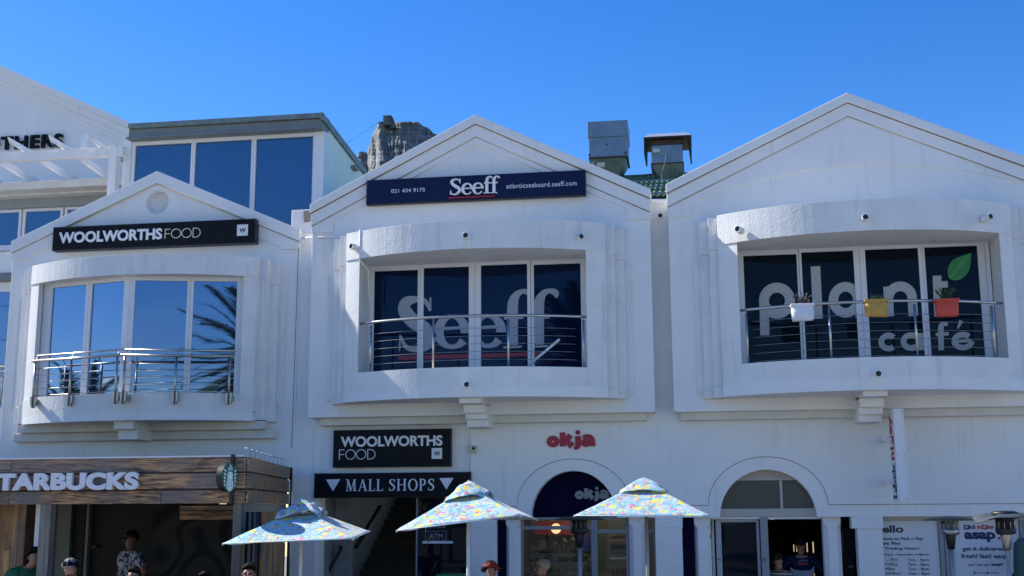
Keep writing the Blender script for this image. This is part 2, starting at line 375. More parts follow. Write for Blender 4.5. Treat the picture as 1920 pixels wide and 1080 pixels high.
# ------------------------------------------------------------ lettering
def text_mesh(s, bold=0, shear=0, spacing=1):
    cu = bpy.data.curves.new('t', 'FONT'); cu.body = s; cu.size = 1; cu.offset = bold; cu.shear = shear; cu.space_character = spacing
    cu.resolution_u = 5
    o = bpy.data.objects.new('t', cu); COL.objects.link(o)
    bpy.context.view_layer.update()
    me = o.to_mesh(); vs = [(v.co.x, v.co.y) for v in me.vertices]; fs = [tuple(p.vertices) for p in me.polygons]
    o.to_mesh_clear(); bpy.data.objects.remove(o); bpy.data.curves.remove(cu)
    return vs, fs
def islands(vs, fs):
    key = {}; par = list(range(len(vs)))
    def fd(a):
        while par[a] != a: par[a] = par[par[a]]; a = par[a]
        return a
    for i, v in enumerate(vs):
        k = (round(v[0], 5), round(v[1], 5))
        if k in key: par[fd(i)] = fd(key[k])
        else: key[k] = i
    for f in fs:
        for a in f[1:]: par[fd(a)] = fd(f[0])
    g = {}
    for f in fs: g.setdefault(fd(f[0]), []).append(f)
    L = []
    for k, ff in g.items():
        xs = [vs[i][0] for f in ff for i in f]; L.append([min(xs), max(xs), ff])
    L.sort(key=lambda a: a[0]); out = []
    for a in L:
        if out:
            b = out[-1]; ov = min(a[1], b[1]) - max(a[0], b[0])
            if ov > .6*min(a[1]-a[0], b[1]-b[0]): b[1] = max(a[1], b[1]); b[2] = b[2]+a[2]; continue
        out.append(a)
    return [a[2] for a in out]
def extr(mb, vs, fs, mp, d):
    used = sorted({i for f in fs for i in f}); ix = {v: k for k, v in enumerate(used)}
    P = [mp(*vs[i]) for i in used]; n = len(P)
    front = [p for p in P]; back = [p + d for p in P]
    F1 = [tuple(ix[i] for i in f) for f in fs]
    ed = {}
    pos = {}
    for k, i in enumerate(used):
        pos[k] = (round(vs[i][0], 5), round(vs[i][1], 5))
    for f in F1:
        for a, b in zip(f, f[1:]+f[:1]):
            ed[(pos[a], pos[b])] = (a, b)
    side = []
    for (pa, pb), (a, b) in ed.items():
        if (pb, pa) not in ed: side.append((b, a, a+n, b+n))
    mb.add(front+back, F1 + [tuple(i+n for i in reversed(f)) for f in F1] + side)
def text_on(parent, s, p0, p1, Y, h=None, mat_=None, depth=.02, bold=0, split=True, name='letter', spacing=1, y_axis=True, mapper=None, shear=0):
    """lettering on the plane Y; p0 = pixel bottom-left, p1 = pixel top-right of the ink"""
    vs, fs = text_mesh(s, bold, shear, spacing)
    xs = [v[0] for v in vs]; zs = [v[1] for v in vs]; x0, x1, z0, z1 = min(xs), max(xs), min(zs), max(zs)
    if mapper is None:
        A = at(p0[0], p0[1], Y); B = at(p1[0], p1[1], Y)
        def mapper(u, v): return Vector((A.x+(u-x0)/(x1-x0)*(B.x-A.x), Y, A.z+(v-z0)/(z1-z0)*(B.z-A.z)))
        d = Vector((0, depth, 0))
    else:
        mm = mapper; d = mm.depth
        def mapper(u, v): return mm((u-x0)/(x1-x0), (v-z0)/(z1-z0))
    res = []
    for ff in (islands(vs, fs) if split else [fs]):
        mb = MB(); extr(mb, vs, ff, mapper, d); res.append(mb.build(name, mat_, parent, fix=True))
    return res
def crom(P, n=6):
    out = []
    for i in range(len(P)-1):
        p0 = P[max(i-1, 0)]; p1 = P[i]; p2 = P[i+1]; p3 = P[min(i+2, len(P)-1)]
        for k in range(n):
            t = k/n
            out.append(tuple(.5*((2*b)+(-a+c)*t+(2*a-5*b+4*c-d)*t*t+(-a+3*b-3*c+d)*t**3) for a, b, c, d in zip(p0, p1, p2, p3)))
    out.append(P[-1]); return out
def ribbon(mb, pts, mp, d, off, closed=False):
    """pts: (x, y, w)"""
    n = len(pts); L = []; Rr = []
    for i, (x, y, w_) in enumerate(pts):
        if closed: a = pts[(i-1) % n]; b = pts[(i+1) % n]
        else: a = pts[max(i-1, 0)]; b = pts[min(i+1, n-1)]
        dx, dy = b[0]-a[0], b[1]-a[1]; l = math.hypot(dx, dy) or 1
        nx, ny = -dy/l*w_/2, dx/l*w_/2
        L.append(mp(x+nx, y+ny)+off); Rr.append(mp(x-nx, y-ny)+off)
    V = L+Rr+[p+d for p in L]+[p+d for p in Rr]; fs = []
    for i in range(n if closed else n-1):
        j = (i+1) % n
        fs += [(i, j, n+j, n+i), (2*n+i, 3*n+i, 3*n+j, 2*n+j), (i, 2*n+i, 2*n+j, j), (n+i, n+j, 3*n+j, 3*n+i)]
    if not closed:
        fs += [(0, n, 3*n, 2*n), (n-1, 3*n-1, 4*n-1, 2*n-1)]
    mb.add(V, fs)
def ring(cx, cy_, rx, ry, w, n=28, a0=0, a1=360):
    return [(cx+rx*math.cos(R(a0+(a1-a0)*i/n)), cy_+ry*math.sin(R(a0+(a1-a0)*i/n)), w) for i in range(n+(0 if a1-a0 == 360 else 1))]
def thick_ring(cx, cy_, rx, ry, wt, wn, n=30, a0=0, a1=360):
    """stress at left and right"""
    o = []
    for i in range(n+(0 if a1-a0 == 360 else 1)):
        a = R(a0+(a1-a0)*i/n); o.append((cx+rx*math.cos(a), cy_+ry*math.sin(a), wn+(wt-wn)*abs(math.cos(a))**1.3))
    return o
# serif capitals and lower case, unit height 1; each: (advance, [(closed, points), ...])
T, N_, SF = .155, .06, .05
def ln(*p): return (False, list(p))
def serif(x, y, w=.30): return ln((x-w/2, y, SF), (x+w/2, y, SF))
SER = {
 'L': (.68, [ln((.17, 0, T), (.17, 1, T)), serif(.17, .975), ln((.03, .03, .06), (.60, .03, .06)), ln((.585, 0, .05), (.62, .24, .03))]),
 'M': (1.12, [ln((.16, 0, N_), (.20, 1, N_)), ln((.20, 1, T), (.53, .02, T)), ln((.53, .02, N_), (.84, 1, N_)), ln((.84, 1, T), (.90, 0, T)), serif(.16, .025, .24), serif(.90, .025, .30), serif(.14, .975, .2), serif(.92, .975, .2)]),
 'A': (.92, [ln((.12, 0, N_), (.45, 1, N_)), ln((.43, 1, T), (.76, 0, T)), ln((.22, .33, .05), (.64, .33, .05)), serif(.12, .025, .24), serif(.76, .025, .28)]),
 'S': (.66, [(False, crom([(.54, .76, .03), (.50, .90, .06), (.33, .965, .07), (.15, .88, .12), (.13, .72, .15), (.30, .55, .17), (.50, .40, .16), (.53, .22, .14), (.36, .05, .08), (.18, .04, .06), (.08, .15, .05), (.07, .26, .03)], 5)), ln((.56, .70, .03), (.56, .98, .05)), ln((.06, .02, .05), (.06, .30, .03))]),
 'H': (1.0, [ln((.19, 0, T), (.19, 1, T)), ln((.78, 0, T), (.78, 1, T)), ln((.2, .52, .055), (.78, .52, .055)), serif(.19, .025), serif(.19, .975), serif(.78, .025), serif(.78, .975)]),
 'O': (.98, [(True, thick_ring(.48, .5, .37, .48, .16, .06))]),
 'P': (.74, [ln((.17, 0, T), (.17, 1, T)), serif(.17, .025), serif(.17, .975), (False, [(.17, .965, .06), (.34, .965, .06)] + [(.36+.21*math.sin(R(a)), .72+.245*math.cos(R(a)), .07+.08*abs(math.sin(R(a)))) for a in range(10, 180, 12)] + [(.34, .475, .05), (.2, .475, .05)])]),
 'e': (.60, [(False, [(.06+.0, .36, .12)] + [(.31+.235*math.cos(R(a)), .34+.32*math.sin(R(a)), .06+.09*abs(math.cos(R(a)))**1.2*(1 if math.cos(R(a)) < 0 else .75)) for a in range(170, -1, -10)] + [(.54, .345, .10)]), ln((.12, .37, .055), (.55, .37, .055)), (False, [(.31+.235*math.cos(R(a)), .34+.33*math.sin(R(a)), max(.03, .05+.11*max(0, -math.cos(R(a))))) for a in range(175, 326, 10)])]),
 'f': (.40, [ln((.20, 0, .15), (.20, .80, .15)), serif(.20, .025, .34), ln((.04, .645, .05), (.40, .645, .05)), (False, crom([(.20, .78, .15), (.235, .93, .12), (.33, 1.02, .07), (.43, 1.00, .08), (.47, .93, .11)], 5))]),
}
def word(s, spacing=.0, bank=SER):
    """strokes for each char; total width"""
    x = 0; out = []
    for ch in s:
        if ch == ' ': x += .42; continue
        adv, st = bank[ch]; out.append([(c, [(a+x, b, w_) for a, b, w_ in pts]) for c, pts in st]); x += adv+spacing
    return out, x-spacing
def serif_on(parent, s, p0, p1, Y, mat_, depth=.015, name='letter', spacing=.0, hmax=1.0):
    A = at(*p0, Y); B = at(*p1, Y); ws, W = word(s, spacing)
    def mp(u, v): return Vector((A.x+u/W*(B.x-A.x), Y, A.z+v/hmax*(B.z-A.z)))
    for st in ws:
        mb = MB()
        for k, (c, pts) in enumerate(st): ribbon(mb, pts, mp, Vector((0, depth, 0)), Vector((0, -.0007*k, 0)), c)
        mb.build(name, mat_, parent, fix=False)
def pxstrokes(parent, glyphs, Y, mat_, depth=.003, name='letter'):
    """glyphs: list of stroke lists in photo measurements mapped on the plane Y"""
    def mp(u, v): return at(u, v, Y)
    for st in glyphs:
        mb = MB()
        for k, (c, pts) in enumerate(st): ribbon(mb, pts, mp, Vector((0, depth, 0)), Vector((0, -.0006*k, 0)), c)
        mb.build(name, mat_, parent, fix=False)

# ============================================================ SETTING
g = MB().box(-300, 300, -200, 60, -.3, 0).build('ground', M['ground']); g['kind'] = 'structure'
# mountain far behind
def mountain():
    YM = 1500.0
    sil = [(600, 345), (640, 322), (668, 300), (672, 286.6), (678, 283), (688, 286), (691.7, 274.6), (697, 264), (698, 253), (702, 246), (706, 236), (711, 229), (717, 227.5), (740, 228.5), (748, 229), (766, 228), (784, 229), (795, 237), (802.5, 238.5), (812, 249), (823, 254), (860, 262), (920, 270), (1000, 300), (1100, 345), (1200, 380)]
    def top(px):
        for (a, b), (c, d) in zip(sil, sil[1:]):
            if a <= px <= c: return b+(d-b)*(px-a)/(c-a)
        return sil[-1][1]
    NX, NZ = 300, 110; vs = []; fs = []
    for i in range(NX+1):
        px = 600+600*(i/NX)**1.0
        if i < 220: px = 600+280*(i/220)
        else: px = 880+320*((i-220)/80)
        tp = top(px)+noise.noise(Vector((px*.35, 0, 0)))*2.2 + noise.noise(Vector((px*1.1, 4, 0)))*1.0
        for j in range(NZ+1):
            t = j/NZ; py = tp+(470-tp)*t
            q = Vector((px*.05, py*.012, 1)); q2 = Vector((px*.18, py*.05, 3)); q3 = Vector((px*.03, py*.16, 5))
            dep = 12*abs(noise.noise(q)) + 5*abs(noise.noise(q2)) + 3*noise.noise(q3) + 1.0*noise.noise(Vector((px*.6, py*.5, 2)))
            ledge = 24*(math.floor((py-tp)/15.0+1.2*noise.noise(Vector((px*.02, py*.02, 8)))))
            Yv = YM - dep - ledge*.05 - (py-tp)*.4
            vs.append(at(px, py, Yv))
    for i in range(NX):
        for j in range(NZ):
            a = i*(NZ+1)+j; fs.append((a, a+1, a+NZ+2, a+NZ+1))
    mb = MB(); mb.add(vs, fs)
    # plateau behind the cliff edge
    tops = [vs[i*(NZ+1)] for i in range(NX+1)]
    back = [Vector((p.x*1.05, p.y+700, p.z-40)) for p in tops]; low = [Vector((p.x*1.05, p.y+700, 0)) for p in tops]
    n = len(tops); mb.add(tops+back+low, [(i, i+1, n+i+1, n+i) for i in range(n-1)] + [(n+i, n+i+1, 2*n+i+1, 2*n+i) for i in range(n-1)])
    o = mb.build('mountain', M['rock']); o['kind'] = 'structure'
    # cable station
    t = thing('cable_station', 'small square summit hut on top of the rocky mountain', 'building', at(725, 228, 1495))
    a = at(718.5, 229, 1480); b = at(732.5, 217, 1480)
    MB().box(a.x, b.x, 1480, 1492, a.z-4, b.z).build('wall', M['rock'], t)
    MB().box(a.x-.6, b.x+.6, 1479.4, 1492.6, b.z, b.z+.6).build('roof', M['rust'], t)
    MB().hexa([(b.x, 1481, a.z-8), (b.x+7, 1481, a.z-8), (b.x+7, 1490, a.z-8), (b.x, 1490, a.z-8)], [(b.x, 1481, b.z), (b.x+1, 1481, b.z), (b.x+1, 1490, b.z), (b.x, 1490, b.z)]).build('wing', M['rock'], t)
    c = MB().tube([at(600, 296, 1300), at(660, 262, 1400), at(717, 224, 1479)], .22, 5).build('aerial_cable', M['roofgrey'])
    tag(c, 'thin aerial cable running up to the mountain top', 'cable')
mountain()

# ============================================================ BUILDINGS
YW = 20.15                                    # ground-floor wall plane
def gable_panel(t, outline, xc, y0, y1, hole, layers, dA, dB, leg, zleg, coping=True, niche=None, arcB=None, matw=None):
    """layered gable front. outline: xl, xr, zb, ze, za"""
    xl, xr, zb, ze, za = outline
    mw = matw or M['stucco']
    P = [(xl, zb), (xr, zb), (xr, ze), (xc, za), (xl, ze)]
    holes = [hole]
    if niche:
        cx, cz, r = niche
        holes.append([(cx+r*math.cos(2*math.pi*k/40), cz+r*math.sin(2*math.pi*k/40)) for k in range(40)])
    MB().prism(P, y0, y1, [h for h in holes if h]).build('wall', mw, t, .012)
    if niche: MB().lathe((0, 0, 0), [(0, 0)], 3); MB().box(cx-r-.05, cx+r+.05, y0+.16, y0+.2, cz-r-.05, cz+r+.05).build('round_niche', M['stucco2'], t)
    def line(x, d):                            # height of the raking line lowered by d
        s = (za-ze)/(xc-xl) if x <= xc else (za-ze)/(xr-xc)
        return za-d-s*abs(x-xc)
    yA, yB, yC = layers
    if dB:
        if arcB:
            n = 24; inner = [(xr-leg + (xl+leg-xr+leg)*k/n, arcB(k/n)) for k in range(n+1)]
        elif not coping:
            xa__, xb__ = X(470, 430, y0), X(112, 445, y0)
            inner = [(xr-leg, line(xr-leg, dB)), (xa__, line(xa__, dB)), (xa__, line(xa__, dA-.02)), (xc, za-dA+.02), (xb__, line(xb__, dA-.02)), (xb__, line(xb__, dB)), (xl+leg, line(xl+leg, dB))]
        else: inner = [(xr-leg, line(xr-leg, dB)), (xc, za-dB), (xl+leg, line(xl+leg, dB))]
        MB().prism([(xl-.004, zleg), (xl-.004, ze+.004), (xc, za+.004), (xr+.004, ze+.004), (xr+.004, zleg), (xr-leg, zleg)] + inner + [(xl+leg, zleg)], yB, y0+.002).build('inner_band', mw, t, .008)
    MB().prism([(xl-.008, line(xl, dA)), (xl-.008, ze+.008), (xc, za+.01), (xr+.008, ze+.008), (xr+.008, line(xr, dA)), (xc, za-dA)], yA, y0+.004).build('outer_band', mw, t, .008)
    for a, b in (((xl, line(xl, dA)), (xc, za-dA)), ((xc, za-dA), (xr, line(xr, dA)))):
        MB().tube([(a[0], y0-.036 if dB else y0, a[1]-.004), (b[0], y0-.036 if dB else y0, b[1]-.004)], .007, 5).build('band_joint', M['joint'], t)
    if coping:
        dc = .135
        MB().prism([(xl-.02, line(xl, dc)), (xl-.02, ze+.02), (xc, za+.025), (xr+.02, ze+.02), (xr+.02, line(xr, dc)), (xc, za-dc)], yC, y0+.3).build('coping', mw, t, .01)
        MB().prism([(xl-.012, line(xl, dc+.014)), (xl-.012, line(xl, dc-.004)), (xc, za-dc+.004), (xr+.012, line(xr, dc-.004)), (xr+.012, line(xr, dc+.014)), (xc, za-dc-.014)], yA-.008, y0+.01).build('coping_joint', M['brown'], t)

def body(t, xl, xr, xc, zb, ze, za, y0, y1, roof=True):
    P = [(xl+.03, zb), (xr-.03, zb), (xr-.03, ze-.12), (xc, za-.12), (xl+.03, ze-.12)]
    MB().prism(P, y0, y1).build('building_block', M['stucco2'], t)
    if roof: MB().prism([(xl+.02, ze-.13), (xc, za-.13), (xr-.02, ze-.13), (xr-.02, ze-.09), (xc, za-.07), (xl+.02, ze-.09)], y0+.1, y1+.1).build('roof', M['green_roof'], t)

def arcpts(xc, hc, sag, ye, xa, xb, n=28, off=0):
    Rr = (hc*hc+sag*sag)/(2*sag); cyy = ye-sag+Rr; Rr += off
    return [(xa+(xb-xa)*k/n, cyy-math.sqrt(Rr*Rr-(xa+(xb-xa)*k/n-xc)**2)) for k in range(n+1)]
def bow(t, xc, hc, sag, ye, yp, z0, zj, zs, zo, zt, xo0, xo1, steps, sw=.15, sdy=.125, jrec=.018, stepdrop=0):
    mw = M['stucco2']
    # top band, sill/parapet, deck
    A = arcpts(xc, hc, sag, ye, xc-hc, xc+hc)
    yb = yp+.02
    MB().prism(A+[(xc+hc, yb), (xc-hc, yb)], zo, zt, axis='z').build('bow_head', mw, t, .012)
    MB().prism(A+[(xc+hc, yb), (xc-hc, yb)], z0, zs-.3, axis='z').build('balcony_deck', M['stucco'], t, .012)
    # parapet ring
    inner = arcpts(xc, hc, sag, ye, xo1-.0, xo0+.0, 28, -.16)
    outer = arcpts(xc, hc, sag, ye, xo0-.001, xo1+.001, 28)
    MB().prism(outer+[(a, b) for a, b in inner], zs-.32, zs, axis='z').build('parapet', mw, t, .01)
    for sgn in (-1, 1):
        xe = xc+sgn*hc; xi = xo0 if sgn < 0 else xo1
        a = arcpts(xc, hc, sag, ye, min(xe, xi), max(xe, xi), 6, -jrec)
        MB().prism(a+[(max(xe, xi)-.0, yb), (min(xe, xi), yb)], zj, zo+.01, axis='z').build('jamb', mw, t, .01)
        lo, hi = sorted((xe, xi)); a = arcpts(xc, hc, sag, ye, lo, hi, 6)
        MB().prism(a+[(hi, yb), (lo, yb)], zs-.32, zj, axis='z').build('jamb_foot', mw, t, .006)
        for k in range(1, steps+1):
            x1 = xe+sgn*sw*(k-1); x2 = xe+sgn*sw*k; yy = ye+sdy*k
            MB().box(x1-sgn*.01, x2, yy, yb, z0+.0*k, zj-.06*k+.02).build('stepped_foot', mw, t, .008)
            MB().box(x1-sgn*.01, x2-sgn*.006, yy+jrec, yb, zj-.06*k+.02, zo-.05*k).build('stepped_jamb', mw, t, .008)
            MB().box(x1-sgn*.01, x2, yy, yb, zo-.05*k, zt-.01*k).build('stepped_head', mw, t, .008)
        x1 = xe+sgn*sw*steps; 
        MB().box(x1-sgn*.01, x1+sgn*.11, yp-.028, yb, zj-.05*(steps+1)+.02, zo-.05*(steps+1)).build('outer_strip', mw, t, .006)

def pipe(t, px, py, Y, ln_=.13, r=.055, ang=0):
    c = at(px, py, Y); d = Vector((math.sin(R(ang)), -math.cos(R(ang)), 0))
    def ring_(rr, off): return [(c+d*off) + Vector((math.cos(2*math.pi*k/20)*math.cos(R(ang)), math.cos(2*math.pi*k/20)*math.sin(R(ang)), 0))*rr + Vector((0, 0, math.sin(2*math.pi*k/20)*rr)) for k in range(20)]
    o0, o1, i1, i0 = ring_(r, -.05), ring_(r, ln_), ring_(r*.76, ln_), ring_(r*.76, 0.002)
    n = 20; fs = []
    for a in range(3):
        for k in range(n): fs.append((a*n+k, a*n+(k+1) % n, (a+1)*n+(k+1) % n, (a+1)*n+k))
    MB().add(o0+o1+i1+i0, fs, True).build('drain_pipe', M['stucco'], t)
    MB().add(ring_(r*.77, ln_-.012), [tuple(range(20))]).build('bore_shade', M['black'], t, fix=False)  # black disc inside the mouth stands in for the shade within the pipe

def glazing(t, panes, ztop, zbot, Y, xl, xr, matg, rail_top=.07, name='window'):
    """panes: list of (x0, x1, z_glass_top)"""
    for i, (a, b, zt_) in enumerate(panes):
        l = xl if i == 0 else (panes[i-1][1]+a)/2 if False else None
    edges = [xl] + [(panes[i][1]+panes[i+1][0])/2 for i in range(len(panes)-1)] + [xr]
    for i, (a, b, zg) in enumerate(panes):
        x0, x1 = edges[i]+.002, edges[i+1]-.002
        out = [(x0, zbot), (x1, zbot), (x1, ztop), (x0, ztop)]
        dy = .03*(i in (0, 3))
        w_ = MB().prism(out, Y+dy, Y+dy+.06, [[(a, zbot+.09), (b, zbot+.09), (b, zg), (a, zg)]]).build(name, M['frame'], t, .005)
        MB().box(a-.02, b+.02, Y+dy+.035, Y+dy+.047, zbot+.07, zg+.02).build('pane', matg, w_)
    MB().prism([(xl-.06, zbot), (xl, zbot), (xl, ztop), (xr, ztop), (xr, zbot), (xr+.06, zbot), (xr+.06, ztop+.06), (xl-.06, ztop+.06)], Y-.03, Y+.1).build('outer_frame', M['frame'], t, .005)

def corbel(t, x0, x1, tiers, yb):
    """tiers: (z0, z1, yfront)"""
    for z0, z1, yf in tiers: MB().box(x0, x1, yf, yb, z0, z1).build('corbel_block', M['stucco'], t, .006)

# ---------------- middle building
Yp = 19.78
tM = thing('gable_building', 'middle white gabled building with the navy sign under its peak', 'building', (-3.63, 21, 0))
mo = (X(581, 600, Yp), X(1224, 600, Yp), Z(900, 778, Yp), Z(586.6, 387.7, Yp), Z(893, 220.5, Yp))
xcM = X(893, 220.5, Yp)
zo, zs, zt, z0, zj = 6.52, 4.58, 7.0, 4.10, 4.30
xo0, xo1 = -5.59, -1.75
gable_panel(tM, mo, xcM, Yp, YW+.05, [(xo0, zs-.4), (xo1, zs-.4), (xo1, zo), (xo0, zo)], (Yp-.06, Yp-.03, Yp-.11), .36, .475, .39, Z(1200, 412.5, Yp))
bow(tM, -3.655, 2.215, .62, 19.4, Yp, z0, zj, zs, zo, zt, xo0, xo1, 2)
MB().box(mo[0]+.17, mo[1]-.16, Yp+.17, YW+.05, mo[2]-.125, mo[2]+.02).build('lower_moulding', M['soffit'], tM, .01)
YG = 19.93
def mx(px, py=600): return X(px, py, YG)
zgt = Z(699, 502, YG)
panesM = [(mx(699.5), mx(781.8), Z(740, 506.5, YG)), (mx(793.5), mx(878.8), Z(836, 501, YG)), (mx(901.7), mx(988.9), Z(945, 496, YG)), (mx(1001), mx(1089.5), Z(1045, 494, YG))]
glazing(tM, panesM, Z(893, 491, YG), 4.2, YG, mx(687), mx(1100), M['glass_navy'])
x0_, x1_ = X(861, 750, 18.95), X(902, 750, 18.95)
def tier(rows, x0, wid, yb, t):
    T_ = []
    for (pxl, pyt, pyb) in rows:
        lo, hi = 18.7, 20.3
        for _ in range(40):
            m_ = (lo+hi)/2
            if X(pxl, (pyt+pyb)/2, m_) > x0: hi, lo = (hi, m_) if x0 < 0 else (m_, lo)
            else: hi, lo = (m_, lo) if x0 < 0 else (hi, m_)
        T_.append((pxl, pyt, pyb, m_))
    return T_
def corb(t, x0, x1, rows, yb):
    for pyt, pyb, yf, pxm in rows:
        MB().box(x0, x1, yf, yb, Z(pxm, pyb, yf), Z(pxm, pyt, yf)+.004).build('corbel_block', M['stucco'], t, .006)
xm0 = X(861, 750, 18.95); xm1 = X(902.5, 750, 18.95)
corb(tM, xm0, xm1, [(742, 756, 18.95, 880), (757, 774, 19.3, 885), (774.5, 786, 19.47, 890), (786.5, 800.5, 19.6, 893)], YW)
for a in ((875, 444, 18.79, 2), (1085, 446, 19.22, 26), (668, 464, 19.3, -28), (877, 722, 18.79, 2)): pipe(tM, a[0], a[1], a[2], ang=a[3])
# cable pipe on the left end of the bow
xx = X(676, 450, 19.27)
MB().tube([(xx, 19.24, 7.02), (xx, 19.24, 6.5), (xx+.05, 19.3, 6.42), (xx+.1, 19.42, 6.36), (xx+.1, 19.5, 5.9)], .016, 6).build('conduit', M['stucco'], tM)
body(tM, mo[0], mo[1], xcM, 3.2, mo[3], mo[4], YW+.3, 28)

# ---------------- right building
tR = thing('gable_building', 'right white gabled building with a bow window lettered in pale vinyl', 'building', (2.66, 21, 0))
ro = (X(1258.5, 600, Yp), 5.72, Z(1300, 772, Yp), Z(1252, 350, Yp), Z(1587, 180, Yp))
xcR = X(1587, 180, Yp)
xo0r, xo1r = .70, 4.74
zaP = [Z(1297+(1901-1297)*k/8, 0, 1) for k in range(1)]
leg = X(1297, 395, Yp)-ro[0]
def arcR(u):     # u from right end to left end
    px = 1901+(1296-1901)*u
    return Z(px, 345+(380-345)*u-52*(1-(2*u-1)**2)*1.0, Yp)
gable_panel(tR, ro, xcR, Yp, YW+.05, [(xo0r, zs-.4), (xo1r, zs-.4), (xo1r, zo+.03), (xo0r, zo+.03)], (Yp-.06, Yp-.025, Yp-.11), .36, .5, leg, Z(1275, 408, Yp), arcB=arcR)
bow(tR, 2.68, 2.28, .68, 19.4, Yp, z0-.02, zj, zs, zo+.03, zt+.05, xo0r, xo1r, 2)
MB().box(ro[0]+.1, ro[1]-.1, Yp+.17, YW+.05, ro[2]-.125, ro[2]+.02).build('lower_moulding', M['soffit'], tR, .01)
panesR = [(mx(1398.5), mx(1499.5), Z(1450, 477, YG)), (mx(1508.5), mx(1607), Z(1560, 471, YG)), (mx(1629.5), mx(1730), Z(1680, 466, YG)), (mx(1743), mx(1843.5), Z(1790, 461, YG))]
glazing(tR, panesR, Z(1640, 458, YG), 4.2, YG, mx(1387.5), mx(1857), M['glass_dark'])
xr0 = X(1618, 737, 18.87); xr1 = X(1664.5, 737, 18.87)
corb(tR, xr0, xr1, [(729, 742.6, 18.87, 1640), (743, 763, 19.3, 1630), (764, 777, 19.47, 1626), (777.5, 791, 19.6, 1624)], YW)
for a in ((1388, 432, 19.1, -22), (1621, 410, 18.73, 0), (1848, 409, 19.05, 24), (1645, 702, 18.73, 0)): pipe(tR, a[0], a[1], a[2], ang=a[3])
body(tR, ro[0], ro[1], xcR, 3.2, ro[3], ro[4], YW+.3, 28)
# line left on the gable wall
MB().hexa([at(1457, 296.5, Yp-.003)]*1+[at(1727, 283.5, Yp-.003), at(1727, 283.5, Yp+.01), at(1457, 296.5, Yp+.01)], [at(1457, 294.5, Yp-.003), at(1727, 281.5, Yp-.003), at(1727, 281.5, Yp+.01), at(1457, 294.5, Yp+.01)]).build('faint_chase', M['greywall'], tR)

# gutter gap between middle and right
MB().box(mo[1]-.15, ro[0]+.2, YW, YW+.3, 3.75, Z(1236, 378, YW)).build('party_wall', M['stucco2'], tM, .01)
pipe(tM, 1238, 405, YW, .05, .05)

# ground floor wall with openings
wg = thing('shopfront_wall', 'white ground floor wall with two arches and square pillars', 'wall', (-.5, 20.3, 0))
def semi(pxc, pxl, pytop, pysp, Y, n=28, extra=0):
    xc_ = X(pxc, pysp, Y); r = X(pxc+pxl, pysp, Y)-xc_; zs_ = Z(pxc, pysp, Y); zt_ = Z(pxc, pytop, Y)
    return xc_, r+extra, zs_, zt_
ax1, ar1, as1, at1 = semi(1075.5, 81, 883, 968, YW); ax2, ar2, as2, at2 = semi(1440.5, 91, 881, 968, YW)
zl = Z(1300, 970, YW)
def arcz(xc_, r, zs_, zt_, n=28): return [(xc_+r*math.cos(math.pi*k/n), zs_+(zt_-zs_)*math.sin(math.pi*k/n)) for k in range(n+1)]
wl, wr = X(584, 1000, YW), 8.0
h0 = [(X(597, 1000, YW), -.1), (X(881, 1000, YW), -.1), (X(881, 1000, YW), Z(740, 931, YW)), (X(597, 1000, YW), Z(740, 931, YW))]
h1 = [(X(931, 1020, YW), -.1), (X(1229, 1020, YW), -.1), (X(1229, 1020, YW), zl)] + arcz(ax1, ar1, zl, at1) + [(X(931, 1020, YW), zl)]
h2 = [(X(1279.5, 1020, YW), -.1), (X(1609, 1020, YW), -.1), (X(1609, 1020, YW), zl)] + arcz(ax2, ar2, zl, at2) + [(X(1279.5, 1020, YW), zl)]
h3 = [(X(1656, 1020, YW), -.1), (7.8, -.1), (7.8, zl), (X(1656, 1020, YW), zl)]
MB().prism([(wl, -.2), (wr, -.2), (wr, 3.99), (wl, 3.99)], YW, YW+.35, [h0, h1, h2, h3]).build('wall', M['stucco'], wg, .012)
zq = Z(1700, 945, YW)
bx1, br1 = ax1, X(1075+108, 945, YW)-ax1; bx2, br2 = ax2, X(1440+113, 945, YW)-ax2
xm_ = X(882, 900, YW)
def arcout(xc_, r, ztop): return [(xc_-r*math.cos(math.pi*k/30), zq+(ztop-zq)*math.sin(math.pi*k/30)) for k in range(31)]
MB().prism([(xm_, 3.98), (xm_, zq)] + arcout(bx1, br1, Z(1075, 860, YW)) + arcout(bx2, br2, Z(1440, 856, YW)) + [(wr, zq), (wr, 3.98)], YW-.022, YW+.01).build('raised_wall_face', M['stucco'], wg, .004)
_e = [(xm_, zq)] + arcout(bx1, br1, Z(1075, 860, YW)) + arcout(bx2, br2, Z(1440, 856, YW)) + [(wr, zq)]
MB().tube([(a, YW-.001, b) for a, b in _e], .008, 5).build('raised_face_joint', M['brown'], wg)  # thin dark joint line along the lower edge of the raised face
